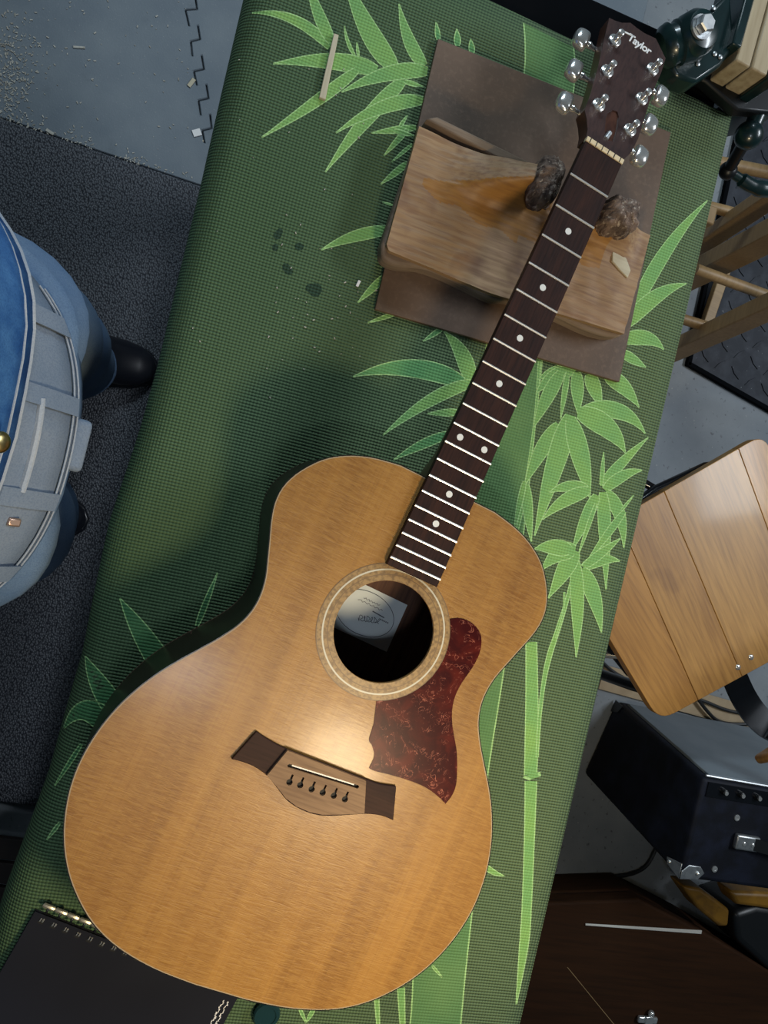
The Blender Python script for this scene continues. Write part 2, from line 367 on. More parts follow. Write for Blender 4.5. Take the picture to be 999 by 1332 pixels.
tag(obj('foam_tile', bm, FOAM, smooth=0, bevel=0.0015, seg=1), 'grey foam floor tile right of the toothed seam, running behind the bench end', 'floor tile')
# pebbled anti-fatigue mat
bm = BM(); add_box(bm, (-0.73, -0.061, 0.008), (1.42, 1.307, 0.016))
tag(obj('rubber_mat', bm, PEBBLE, bevel=0.005), 'black pebbled rubber mat under the standing person', 'floor mat')
# tread mat on the right
a = U(893,475,0.01); ang = -0.15
root = thing('tread_mat', 'dark rubber mat with raised tread bars under the wooden rack', 'floor mat', (a.x, a.y, 0), 0)
ex = (U(999,535,0.01)-a).normalized(); ey = (U(945,232,0.01)-a).normalized()
q = lambda s, r, z=0: (ex.x*s+ey.x*r, ex.y*s+ey.y*r)
bm = BM(); add_prism(bm, [q(0,0), q(1.1,0), q(1.1,1.1), q(0,1.1)], 0.0, 0.009); obj('rubber_sheet', bm, RUBBER, root, bevel=0.003)
bm = BM()
for (s0, r0, s1, r1) in ((0,0,1.1,0), (0,0,0,1.1)):
    p0, p1 = q(s0, r0), q(s1, r1); d = Vector((p1[0]-p0[0], p1[1]-p0[1])); nrm = Vector((-d.y, d.x)).normalized()*0.012
    if s1: pass
    else: nrm = -nrm
    add_prism(bm, [p0, p1, (p1[0]+nrm.x, p1[1]+nrm.y), (p0[0]+nrm.x, p0[1]+nrm.y)], 0.0, 0.013)
obj('raised_border', bm, BENCHB, root, bevel=0.002)
bm = BM()
for i in range(22):
    for j in range(22):
        s_, r_ = 0.045+i*0.048, 0.045+j*0.048; p = q(s_, r_); th = 0.8 if (i+j) % 2 else -0.75
        dx, dy = math.cos(th)*0.019, math.sin(th)*0.019; nx, ny = -math.sin(th)*0.0035, math.cos(th)*0.0035
        add_prism(bm, [(p[0]-dx, p[1]-dy), (p[0]+nx, p[1]+ny), (p[0]+dx, p[1]+dy), (p[0]-nx, p[1]-ny)], 0.0085, 0.0115)
tag(obj('tread_bars', bm, RUBBER, root, smooth=0), kind='stuff')

# ------------------------------------------------------------------ bench
ZM = 0.860
root = thing('workbench', 'black workbench covered by the green bamboo mat', 'workbench', (0.23, -0.2, 0))
bm = BM(); add_box(bm, (0.0, 0, 0.838), (0.51, 1.68, 0.028)); obj('bench_top', bm, BENCHB, root, bevel=0.003)
for sx in (-0.2, 0.21):
    for sy in (-0.75, 0.75):
        bm = BM(); add_box(bm, (sx, sy, 0.412), (0.07, 0.07, 0.824)); obj('leg', bm, BENCHB, root, bevel=0.004)
bm = BM()
for sx in (-0.2, 0.21): add_box(bm, (sx, 0, 0.78), (0.03, 1.43, 0.085))
for sy in (-0.75, 0.75): add_box(bm, (0.005, sy, 0.78), (0.34, 0.03, 0.085))
obj('apron', bm, BENCHB, root)
bm = BM(); add_box(bm, (0.005, 0, 0.2), (0.40, 1.44, 0.02)); obj('shelf', bm, BENCHB, root)

# ------------------------------------------------------------------ yoga mat
LEFT = [(315,0),(287,120),(260,240),(232,355),(205,470),(180,560),(160,620),(140,680),(122,765),(105,850),(82,930),(60,1010),(30,1090),(0,1170)]
LX = sorted([(U(x, y, ZM-0.02).y, U(x, y, ZM-0.02).x) for x, y in LEFT])
def left_x(y):
    return float(np.interp(y, [a for a, b in LX], [b for a, b in LX]))
YT0 = U(640, 2, ZM); YT1 = U(950, 150, ZM)
def top_y(x): return YT0.y+(YT1.y-YT0.y)*(x-YT0.x)/(YT1.x-YT0.x)
XR0 = U(945, 180, ZM); XR1 = U(676, 1332, ZM)
def right_x(y): return XR0.x+(XR1.x-XR0.x)*(y-XR0.y)/(XR1.y-XR0.y)
RR = 0.034
def mat_point(u, y):
    """u: distance from the rolled edge's tangent point, negative goes over the edge"""
    lx = left_x(y); x0 = lx+RR
    if u >= 0: return Vector((x0+u, y, ZM)), x0+u
    a = -u/RR
    if a < math.pi/2: return Vector((x0-RR*math.sin(a), y, ZM-RR+RR*math.cos(a))), x0+u
    return Vector((x0-RR, y, ZM-RR-(a-math.pi/2)*RR)), x0+u
def mat_z(x, y):
    lx = left_x(y); x0 = lx+RR
    if x >= x0: return ZM
    s = min((x0-x)/RR, 0.999); return ZM-RR+RR*math.sqrt(1-s*s)
def mat_u(x, y):
    x0 = left_x(y)+RR
    if x >= x0: return x
    return x0-RR*math.asin(min((x0-x)/RR, 0.999))
root = thing('exercise_mat', 'green foam exercise mat with a bamboo print covering the bench', 'mat', (0.22, 0, ZM-0.006))
RO = Vector((0.22, 0, ZM-0.006))
bm = BM(); uvl = bm.loops.layers.uv.new('UVMap')
ys = [-1.0+i*0.02 for i in range(78)] + [0.56]
us = [-0.11+i*0.006 for i in range(18)] + [0.0]
rows = []; RU = {}
for iy, y in enumerate(ys):
    row = []
    x0 = left_x(y)+RR; wdt = right_x(y)-x0
    for u in us + [wdt*k/24 for k in range(1, 25)]:
        last = iy == len(ys)-1
        P, uu = mat_point(u, y)
        if last: P.y = top_y(P.x)
        v = bm.verts.new(P-RO); RU[v] = (uu, P.y); row.append(v)
    rows.append(row)
# rounded far right corner
for a, b in zip(rows, rows[1:]):
    for k in range(len(a)-1):
        f_ = bm.faces.new((a[k], a[k+1], b[k+1], b[k]))
        for l in f_.loops: l[uvl].uv = RU[l.vert]
o = obj('foam_sheet', bm, MATG, root, smooth=180)
sm = o.modifiers.new('thick', 'SOLIDIFY'); sm.thickness = 0.0058; sm.offset = -1

def on_mat(px, py):
    z = ZM
    for _ in range(6):
        p = U(px, py, z); z = mat_z(p.x, p.y)
    return p
KEYM = {'leaf': LEAF, 'teal': LEAFT, 'dim': LEAFD, 'stalk': STALK}
layer = [0]
def put(bm, uvl, polys, dz, mi=0):
    for poly in polys:
        vs = []
        for p in poly: vs.append(bm.verts.new(Vector((p.x, p.y, mat_z(p.x, p.y)+dz))-RO))
        try: f_ = bm.faces.new(vs)
        except Exception: continue
        f_.material_index = mi; f_.normal_update()
        if f_.normal.z < 0: f_.normal_flip()
        for l in f_.loops:
            x, y = l.vert.co.x+RO.x, l.vert.co.y+RO.y; l[uvl].uv = (mat_u(x, y), y)
def strip(L, R, key, ew=0.0011, edge=True, base=0.00025):
    layer[0] += 1; dz = base+layer[0]*0.0000045
    pb = BM(); pu = pb.loops.layers.uv.new('UVMap')
    put(pb, pu, [(L[i], L[i+1], R[i+1], R[i]) for i in range(len(L)-1)], dz)
    if edge:
        for S, sgn in ((L, 1), (R, -1)):
            q_ = []
            for i, p in enumerate(S):
                d = S[min(i+1, len(S)-1)]-S[max(i-1, 0)]; d.z = 0; d.normalize(); nrm = Vector((-d.y, d.x, 0))*ew*0.5
                q_.append((p+nrm, p-nrm))
            put(pb, pu, [(q_[i][0], q_[i+1][0], q_[i+1][1], q_[i][1]) for i in range(len(S)-1)], dz+0.000002, 1)
    obj('stalk_print' if key == 'stalk' else 'leaf_print', pb, [KEYM[key], EDGE], root, smooth=180, recalc=False)
def leaf(tx, ty, bx, by, wpx, cx=None, cy=None, key='leaf'):
    if cx is None:
        cx, cy = (tx+bx)/2, (ty+by)/2
    L, R = [], []; N = 14
    for i in range(N+1):
        t_ = i/N
        x = (1-t_)**2*bx+2*t_*(1-t_)*cx+t_*t_*tx; y = (1-t_)**2*by+2*t_*(1-t_)*cy+t_*t_*ty
        dx = 2*(1-t_)*(cx-bx)+2*t_*(tx-cx); dy = 2*(1-t_)*(cy-by)+2*t_*(ty-cy); n_ = math.hypot(dx, dy) or 1
        wv = wpx*0.5*((t_+0.055)**0.56*max(1-t_, 0)**1.05)/0.375
        wv = max(wv, 0.35)
        L.append(on_mat(x-dy/n_*wv, y+dx/n_*wv)); R.append(on_mat(x+dy/n_*wv, y-dx/n_*wv))
    strip(L, R, key)
def stalk(pl, pr, key='stalk', edge=True, ew=0.0014, n=6):
    L = [on_mat(p.x, p.y) for p in catmull([(x, y, 0) for x, y in pl], n)]; R = [on_mat(p.x, p.y) for p in catmull([(x, y, 0) for x, y in pr], n)]
    strip(L, R, key, ew, edge)
# broad stalk behind, then the slim stalk on the right with its node
stalk([(681,30),(683,60),(681,100),(664,200),(650,330),(628,480),(596,700),(572,880),(552,1060),(541,1180),(536,1300),(532,1345)],
      [(746,62),(748,90),(745,125),(734,220),(722,330),(704,480),(680,700),(654,880),(634,1010),(618,1150),(606,1260),(598,1345)], ew=0.0016)
stalk([(684,835),(684,900),(683,960),(682,1008)], [(698,835),(699,880),(700,950),(698,1008)], 'leaf')
stalk([(683,1016),(682,1090),(679,1180),(675,1240),(671,1306)], [(698,1016),(695,1090),(691,1180),(687,1230),(672,1306)], 'leaf')
stalk([(681,1010),(690,1014)], [(701,1004),(702,1010)], 'leaf', ew=0.003)
stalk([(700,470),(696,530),(690,580),(683,625),(677,660),(671,690)], [(703,470),(699,530),(693,580),(686,625),(681,660),(674,690)], 'leaf', ew=0.001)
stalk([(750,720),(738,770),(724,815),(712,850),(705,885),(700,930),(697,985)], [(754,722),(742,772),(729,817),(718,852),(710,885),(704,930),(700,985)], 'leaf', ew=0.0012)
stalk([(733,770),(731,800),(722,830)], [(735,770),(733,800),(724,830)], 'leaf', ew=0.0008)
stalk([(487,1300),(491,1345)], [(493,1300),(494,1345)], 'leaf'); stalk([(517,1286),(521,1345)], [(526,1284),(527,1345)], 'leaf')
for a in [
 # upper left cluster
 (328,17,429,62,13,386,12),(398,-30,432,56,15,413,22),(445,-40,513,88,25,476,48),(519,5,552,86,16,528,58),(355,83,490,92,22,438,72),
 (340,179,464,91,15,416,132),(423,224,525,104,19,476,150),(444,120,556,93,20,508,86),(437,173,550,131,18,500,128),
 (448,34,461,72,4,450,55),(464,55,466,73,3),(551,113,526,106,6),(483,173,541,166,9),(499,203,530,168,7),(539,177,512,170,6),
 (509,211,536,188,4),(530,150,520,165,4),(495,240,530,212,8),
 (418,325,508,299,15,460,303),(465,394,502,358,9),(478,420,514,408,5),(497,263,511,267,2.5),
 # middle, left of the neck
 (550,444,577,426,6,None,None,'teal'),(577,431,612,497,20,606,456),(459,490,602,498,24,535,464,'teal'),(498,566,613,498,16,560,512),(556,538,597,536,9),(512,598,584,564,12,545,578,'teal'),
 # right of the board
 (920,261,824,404,17,862,318),(893,369,816,422,19,852,376),(863,455,810,442,19,846,432),(840,478,808,458,12),
 # first fan, below the board
 (700,494,748,484,15,720,478),(697,512,735,480,15,712,492),(694,556,730,484,17,708,520),(729,545,738,486,7),(752,540,750,484,16),(782,530,766,486,18),(831,530,788,488,20,812,498),
 # second fan
 (839,564,756,537,22,812,520),(813,589,752,536,27,798,552),(682,632,727,552,19,700,586),(695,697,742,540,25,722,600),(767,648,742,545,24,758,602),
 # left stem leaf
 (691,705,684,630,13,686,668),(668,690,682,626,7),
 # third fan
 (843,569,782,632,13,806,602),(835,612,786,637,14,812,612),(785,588,782,632,5),(714,641,764,636,14,737,627),(705,676,766,638,17,732,646),
 (811,713,788,640,16,812,664),(788,767,784,640,16,787,690),(744,716,776,644,15,762,672),(751,724,775,655,5),(824,644,808,664,3),(762,732,812,665,9),
 # fourth fan
 (806,730,758,738,15,785,722),(807,700,758,738,11,786,716),(782,823,756,740,20,776,772),(749,855,748,728,17,753,790),(713,778,748,716,22,736,738),(704,742,748,716,22,726,712),(695,714,742,716,20,718,708),
 # bottom
 (656,1139,628,1124,7,640,1136),(575,1271,562,1256,3),(398,1330,408,1312,5),(398,1330,390,1312,4),
]:
    leaf(*a)
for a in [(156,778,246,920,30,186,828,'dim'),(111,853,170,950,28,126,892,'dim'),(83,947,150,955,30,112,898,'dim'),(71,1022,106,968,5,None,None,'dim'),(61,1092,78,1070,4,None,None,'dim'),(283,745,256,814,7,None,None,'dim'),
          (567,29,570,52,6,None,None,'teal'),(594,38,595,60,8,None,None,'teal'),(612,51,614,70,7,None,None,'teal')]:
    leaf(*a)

t = NT('damp_mat_stain'); h, sp = weave(t); t.base(t.mix(h, (0.010, 0.026, 0.014), (0.026, 0.062, 0.034))); t.set(0.7, 0, 0, 0.3); STAIN = t.m  # stain tone, with groove shade mixed into its colour
for sx_, sy_, rx_, ry_, rt_ in ((409,377,11,8,0.4),(374,350,9,5,0.9),(389,321,6,5,0),(362,305,5,8,0.5),(358,322,4,5,0)):
    pb = BM(); pu = pb.loops.layers.uv.new('UVMap'); ring = []
    for k in range(18):
        a_ = 2*math.pi*k/18; q_ = 1+0.28*mn.noise(Vector((math.cos(a_)*1.5, math.sin(a_)*1.5, sx_)))
        x_, y_ = rx_*q_*math.cos(a_), ry_*q_*math.sin(a_); ring.append(on_mat(sx_+x_*math.cos(rt_)-y_*math.sin(rt_), sy_+x_*math.sin(rt_)+y_*math.cos(rt_)))
    put(pb, pu, [ring], 0.00022); obj('stain', pb, STAIN, root, smooth=180, recalc=False)

# ------------------------------------------------------------------ guitar (local: y along the neck, z = 0 at the fingerboard top)
GZ = GOFF[2]
guitar = thing('acoustic_guitar', 'acoustic guitar with spruce top and red tortoise pickguard lying on the mat, without strings', 'guitar', GOFF, GANG)
GM = Matrix.Translation(Vector(GOFF)) @ Matrix.Rotation(GANG, 4, 'Z'); GI = GM.inverted()
def g2(px, py, zl):
    p = GI @ U(px, py, GZ+zl); return (p.x, p.y)
HW = [(-361.5, 51.9), (-363.0, 61.3), (-366.0, 76.6), (-370.0, 89.8), (-376.0, 103.3), (-385.0, 117.1), (-396.0, 127.9), (-412.0, 138.6), (-428.0, 144.3), (-444.0, 144.6), (-460.0, 140.7), (-476.0, 134.9), (-492.0, 129.2), (-508.0, 123.8), (-524.0, 121.2), (-540.0, 122.2), (-556.0, 127.6), (-572.0, 137.3), (-588.0, 149.2), (-604.0, 161.5), (-620.0, 172.7), (-636.0, 181.8), (-652.0, 189.2), (-668.0, 194.8), (-684.0, 198.7), (-700.0, 201.0), (-716.0, 201.8), (-732.0, 200.8), (-748.0, 198.0), (-764.0, 193.4), (-780.0, 187.0), (-796.0, 178.3), (-812.0, 166.8), (-826.0, 153.3), (-838.0, 139.0), (-848.0, 122.8), (-856.0, 104.0), (-862.0, 81.5), (-866.0, 57.0), (-868.3, 25.0)]
half = catmull([(h/1000, y/1000, 0) for y, h in HW], 3)
outline = [(p.x, p.y) for p in half] + [(-p.x, p.y) for p in half[::-1]]
def inset(pts, d):
    n = len(pts); out = []
    for i in range(n):
        a = Vector(pts[i-1]); b = Vector(pts[(i+1) % n]); e = (b-a).normalized(); out.append((pts[i][0]-e.y*d*SGN, pts[i][1]+e.x*d*SGN))
    return out
_ar = sum(outline[i][0]*outline[(i+1)%len(outline)][1]-outline[(i+1)%len(outline)][0]*outline[i][1] for i in range(len(outline)))
SGN = 1 if _ar > 0 else -1
ZS = -0.008; DEP = 0.104
HX, HY = g2(500, 822, ZS); HR = 0.0485
bm = BM(); add_prism(bm, inset(outline, 0.0019), ZS-0.0032, ZS, [circ(HX, HY, HR, 96)]); obj('soundboard', bm, SPRUCE, guitar, smooth=25)
bm = BM(); add_prism(bm, outline, ZS-0.004, ZS-0.0002, [inset(outline, 0.0009)]); obj('binding_black', bm, BINDB, guitar, smooth=40)
bm = BM(); add_prism(bm, inset(outline, 0.0009), ZS-0.004, ZS-0.0001, [inset(outline, 0.0020)]); obj('purfling', bm, CREAM, guitar, smooth=40)
bm = BM(); add_prism(bm, inset(outline, 0.0004), ZS-DEP, ZS-0.0035, [inset(outline, 0.0030)]); obj('rim', bm, [SAPELE], guitar, smooth=40)
bm = BM(); add_prism(bm, inset(outline, 0.0004), ZS-DEP-0.004, ZS-DEP, ); obj('back', bm, INSIDE, guitar, smooth=25)
# bracing on the inside of the back, paper label
bm = BM(); add_box(bm, (0, -0.60, ZS-DEP+0.007), (0.31, 0.010, 0.014)); add_box(bm, (0, -0.45, ZS-DEP+0.007), (0.25, 0.010, 0.014)); obj('back_brace', bm, INSIDE, guitar)
ZL = ZS-DEP+0.0006
lc = [g2(474,760,ZL), g2(530,787,ZL), g2(503,848,ZL)]; l4 = (lc[0][0]+lc[2][0]-lc[1][0], lc[0][1]+lc[2][1]-lc[1][1])
ext = 0.55
LA = Vector(lc[0]); EX = Vector(lc[1])-LA; EY = Vector(lc[2])-Vector(lc[1])
LA = LA-EX*ext; EX = EX*(1+ext)
LP = lambda a, b: tuple(LA+EX*a+EY*b)
bm = BM(); add_prism(bm, [LP(0,0), LP(1,0), LP(1,1), LP(0,1)], ZL-0.0004, ZL); lab = obj('paper_label', bm, LABELM, guitar, smooth=0)
bm = BM()
def poly_line(bm, pts, wd, z):
    for i in range(len(pts)-1):
        a, b = Vector(pts[i]), Vector(pts[i+1]); d = (b-a)
        if d.length < 1e-6: continue
        n_ = Vector((-d.y, d.x)).normalized()*wd/2
        vs = [bm.verts.new((p.x, p.y, z)) for p in (a+n_, a-n_, b-n_, b+n_)]; bm.faces.new(vs)
poly_line(bm, [LP(0.52+0.41*math.cos(k*math.pi/24), 0.5+0.42*math.sin(k*math.pi/24)) for k in range(49)], 0.0007, ZL+0.0003)
poly_line(bm, [LP(0.60,0.40), LP(0.78,0.42)], 0.0011, ZL+0.0003)
for j, (b_, a0, a1) in enumerate(((0.24,0.42,0.66),(0.31,0.36,0.72),(0.48,0.74,0.86))):
    poly_line(bm, [LP(a0+(a1-a0)*k/16, b_+0.018*math.sin(k*2.3+j)) for k in range(17)], 0.0005, ZL+0.0003)
poly_line(bm, [LP(0.46+0.0045*k+0.018*math.sin(k*0.9), 0.63+0.055*math.sin(k*0.62+0.8*math.sin(k*0.31))-0.0018*k) for k in range(64)], 0.0006, ZL+0.0003)
obj('label_lettering', bm, INKM, lab, smooth=0, recalc=False)
# rosette rings
for nm, r0, r1, mm, dz in (('rosette_inner_band', HR+0.0002, HR+0.0055, ROS_OLIVE, 0.0003), ('rosette_dark_line', HR+0.0055, HR+0.0063, ROS_DARK, 0.00032), ('rosette_middle_band', HR+0.0063, HR+0.0098, ROS_OLIVE, 0.0003),
                           ('rosette_white_line', HR+0.0098, HR+0.0113, ROS_WHITE, 0.00034), ('rosette_outer_band', HR+0.0113, HR+0.0160, ROS_OLIVE, 0.0003), ('rosette_rim_line', HR+0.0160, HR+0.0168, ROS_DARK, 0.00032)):
    bm = BM(); add_ring(bm, HX, HY, r0, r1, ZS-0.0004, ZS+dz); obj(nm, bm, mm, guitar, smooth=30)
# pickguard
PG = [(592.6,803.3),(604.7,805.6),(616.4,812.4),(624.2,823.2),(626.1,834.9),(623.2,850.5),(614.4,868),(600.8,887.6),(592,905.1),(588,922.7),(588,940.3),(590.6,957.8),(593.9,977.4),(594.5,1000.8),(593,1020.3),(588,1034),(579.3,1045.3),(567.6,1034),(552,1023.2),(530.5,1014.4),(505.1,1007),(487.6,1002.7),(479.8,998.8),(486.6,983.2),(483.7,969.6),(479.8,961.7),(485.6,942.2),(488.5,919.8)]
pg = [g2(x, y, ZS) for x, y in PG]
a1 = math.atan2(pg[-1][1]-HY, pg[-1][0]-HX); a0 = math.atan2(pg[0][1]-HY, pg[0][0]-HX)
arc = [(HX+(HR+0.0169)*math.cos(a1+(a0-a1)*k/12), HY+(HR+0.0169)*math.sin(a1+(a0-a1)*k/12)) for k in range(13)]
body = catmull([(x, y, 0) for x, y in pg[:17]], 4)+catmull([(x, y, 0) for x, y in pg[16:23]], 4)[1:]+catmull([(x, y, 0) for x, y in pg[22:]], 4)[1:]
bm = BM(); add_prism(bm, [(p.x, p.y) for p in body[1:-1]]+arc, ZS-0.0002, ZS+0.0006); obj('pickguard', bm, PICK, guitar, smooth=25)
# bridge with real saddle slot and keyhole pin holes
BT = -0.0035
br_top = [(333.2,951.1),(350.1,962.4),(374.1,974.4),(424,993.6),(475,1012.9),(494.2,1019.4),(515.3,1022.5)]
br_bot = [(511.5,1066.9),(496.6,1060.9),(475,1058.5),(443.8,1060.5),(419.7,1060.9),(402.9,1057.3),(386.1,1050.1),(371.7,1039.3),(359.7,1023.7),(346.5,1008.1),(330.8,997.3),(316.4,991.3),(300.8,987.2)]
bt = [(p.x, p.y) for p in catmull([(*g2(x, y, BT-0.002), 0) for x, y in br_top], 4)]+[(p.x, p.y) for p in catmull([(*g2(x, y, BT-0.002), 0) for x, y in br_bot], 4)]
bm = BM(); add_prism(bm, bt, ZS-0.0002, ZS+0.0035); bridge = obj('bridge', bm, BRIDGE, guitar, smooth=30, bevel=0.0008)
cpx = [(374,976.2),(476.2,1015.8),(474,1058.2),(443.8,1059.5),(419.7,1059.8),(402.9,1056.2),(386.1,1049),(371.7,1038.2),(359.7,1022.7),(347.5,1008.5)]
cp = [g2(x, y, ZS+0.007) for x, y in cpx]
holes = []
axd = Vector(g2(443,890,ZS))-Vector(g2(253,830,ZS))
for hx, hy in [(360,364),(418,380),(480,402),(540,420),(600,437),(660,456)]:
    cxy = g2(290+hx/4.1625, 930+hy/4.1625, ZS+0.007)
    k_ = []
    for i in range(20):
        a_ = math.radians(112+316*i/19+0); k_.append((cxy[0]+0.0029*math.cos(a_), cxy[1]+0.0029*math.sin(a_)))
    k_ += [(cxy[0]+0.0009, cxy[1]+0.0075), (cxy[0]-0.0009, cxy[1]+0.0075)]
    holes.append(k_)
s0, s1 = Vector(g2(375.5,995.8,ZS+0.007)), Vector(g2(465.5,1023.6,ZS+0.007)); sd = (s1-s0).normalized(); sn = Vector((-sd.y, sd.x))*0.00165
slot = [s0+sn, s0-sd*0.0012, s0-sn, s1-sn, s1+sd*0.0012, s1+sn]
holes.append([(p.x, p.y) for p in slot])
bm = BM(); add_prism(bm, cp, ZS+0.0034, ZS+0.0072, holes); obj('saddle_block', bm, BRIDGE2, bridge, smooth=25)
bm = BM()
for hpts in holes:
    cx_ = sum(p[0] for p in hpts)/len(hpts); cy_ = sum(p[1] for p in hpts)/len(hpts)
    add_prism(bm, [(cx_+(x-cx_)*1.15, cy_+(y-cy_)*1.15) for x, y in hpts], ZS+0.0034, ZS+0.0037)
obj('hole_bottom', bm, BLACK, bridge, smooth=0)
bm = BM(); add_prism(bm, [(p.x, p.y) for p in (s0+sn*0.95+sd*0.003, s0+sn*0.1+sd*0.003, s1+sn*0.1-sd*0.004, s1+sn*0.95-sd*0.004)], ZS+0.0036, ZS+0.0062); obj('slot_edge_glue', bm, WHITEP, bridge, smooth=0)
# fingerboard, frets, dots
L_ = 0.648
fd = lambda n_: L_*(1-2**(-n_/12))
fw = lambda d: 0.0433+d/0.324*0.0075
e0, e1 = g2(501.6,733.1,0), g2(570.1,764.6,0); DE = -(e0[1]+e1[1])/2
bm = BM(); add_prism(bm, [(-fw(0)/2, 0), (fw(0)/2, 0), (fw(DE)/2, -DE), (-fw(DE)/2, -DE)], -0.0075, 0.0); fbd = obj('fingerboard', bm, ROSE, guitar, bevel=0.0004, seg=1, smooth=0)
for n_ in range(1, 21):
    d = fd(n_); h = fw(d)/2
    bm = BM(); add_tube(bm, [(-h, -d, 0.0001), (h, -d, 0.0001)], 0.00115, 8); obj('fret', bm, STEEL, fbd)
for n_ in (3, 5, 7, 9, 12, 15, 17):
    d = (fd(n_)+fd(n_-1))/2
    for xx in ((-0.0135, 0.0135) if n_ == 12 else (0,)):
        bm = BM(); add_prism(bm, circ(xx, -d, 0.0032, 20), -0.0003, 0.00022); obj('position_dot', bm, PEARL, fbd, smooth=0)
# neck
NKZ = -0.0075
bm = BM(); secs = []
for d in [0.0, 0.01, 0.08, 0.2, 0.3, 0.335, 0.352, 0.362]:
    h = fw(d)/2-0.0004; dp = 0.0135+0.004*d/0.35
    if d > 0.32: dp = 0.017+smoothstep(0.32, 0.362, d)*0.055
    secs.append([bm.verts.new((h*math.cos(math.pi*k/14), -d, NKZ-dp*math.sin(math.pi*k/14)**0.8)) for k in range(15)])
for a, b in zip(secs, secs[1:]):
    for k in range(14): bm.faces.new((a[k], a[k+1], b[k+1], b[k]))
    bm.faces.new((a[14], a[0], b[0], b[14]))
bm.faces.new(secs[0]); bm.faces.new(secs[-1][::-1]); obj('neck', bm, MAHOG, guitar, smooth=60)
# nut with string slots
bm = BM(); add_box(bm, (0, 0.0024, -0.0018), (0.0442, 0.0050, 0.0056)); nut = obj('nut', bm, BONE, guitar, bevel=0.0005)
bm = BM()
for i in range(6): add_box(bm, (-0.0178+i*0.00712, 0.0024, 0.00101), (0.0009, 0.0052, 0.0003))
obj('nut_slot', bm, BLACK, nut, smooth=0)
# headstock, tilted back
TIL = math.radians(13.0); HO = Vector((0, 0.0048, -0.0035))
hn = Vector((0, math.sin(TIL), math.cos(TIL))); hy_ = Vector((0, math.cos(TIL), -math.sin(TIL)))
head = bpy.data.objects.new('headstock', None)
def h2(px, py, off=0.0):
    o_ = GI @ CAM; d = (GI.to_3x3() @ ray(px, py)); P0 = HO+hn*off
    s = (P0-o_).dot(hn)/d.dot(hn); p = o_+d*s-HO; return (p.x, p.dot(hy_))
HM = Matrix((( 1,0,0,HO.x),(0,hy_.y,hn.y,HO.y),(0,hy_.z,hn.z,HO.z),(0,0,0,1)))
z5 = lambda x, y: (700+x/4.995, 10+y/4.995)
hp = [z5(*p) for p in [(312,848),(322,790),(316,720),(302,662),(340,560),(385,400),(430,200),(462,66),(500,84),(545,98),(600,98),(640,130),(690,165),(765,200),(828,330),(800,420),(740,560),(690,720),(650,850),(605,940),(556,992)]]
hpts = [h2(x, y) for x, y in hp]
hpl = [(-0.0216, 0.0)]+[hpts[i] for i in range(1, 20)]+[(0.0216, 0.0)]
cav = [h2(*z5(*p)) for p in [(445,860),(432,800),(440,720),(455,680),(485,665),(515,675),(524,710),(515,780),(492,870)]]
def hobj(name, bm, mat, parent, **kw):
    bmesh.ops.transform(bm, matrix=HM, verts=bm.verts); return obj(name, bm, mat, parent, **kw)
bm = BM(); add_prism(bm, hpl[::-1], -0.0016, 0.0, [cav]); hs = hobj('headstock', bm, HEADM, guitar, smooth=20)
bm = BM(); add_prism(bm, hpl[::-1], -0.0155, -0.0016); hobj('headstock_core', bm, MAHOG, hs, smooth=20)
bm = BM(); add_prism(bm, [(sum(p[0] for p in cav)/9+(x-sum(p[0] for p in cav)/9)*1.05, y) for x, y in cav], -0.0016, -0.0013); hobj('truss_rod_cavity', bm, MAHOG, hs, smooth=0)
tb = h2(*z5(455, 825)); bm = BM(); add_cyl(bm, (tb[0]-0.001, tb[1]-0.006, -0.0002), (tb[0]+0.001, tb[1]+0.003, -0.0002), 0.0026, 12); hobj('truss_rod_nut', bm, ZINC, hs)
# wordmark inlay
fc = bpy.data.curves.new('wordmark', 'FONT'); fc.body = 'Taylor'; fc.size = 0.0108; fc.shear = 0.15; fc.extrude = 0.0002; fc.offset = 0.00022; fc.space_character = 0.92
to = bpy.data.objects.new('wordmark', fc); COL.objects.link(to)
dg = bpy.context.evaluated_depsgraph_get(); me = bpy.data.meshes.new_from_object(to.evaluated_get(dg)); bpy.data.objects.remove(to)
bm = BM(); bm.from_mesh(me)
w0 = Vector(h2(*z5(575, 205))); w1 = Vector(h2(*z5(722, 308))); th = math.atan2((w1-w0).y, (w1-w0).x)
xs = [v.co.x for v in bm.verts]; scl = (w1-w0).length/(max(xs)-min(xs))
bmesh.ops.transform(bm, matrix=Matrix.Translation((w0.x, w0.y, 0.0003)) @ Matrix.Rotation(th, 4, 'Z') @ Matrix.Diagonal((scl, scl*1.12, 1, 1)), verts=bm.verts)
b0, b1 = Vector(h2(*z5(542, 150))), Vector(h2(*z5(625, 190))); dd = (b1-b0); nn = Vector((-dd.y, dd.x)).normalized()*0.0009
add_prism(bm, [tuple(b0-nn), tuple(b1-nn), tuple(b1+nn), tuple(b0+nn)], 0.0001, 0.0005)
hobj('wordmark_inlay', bm, WHITEP, hs, smooth=0)
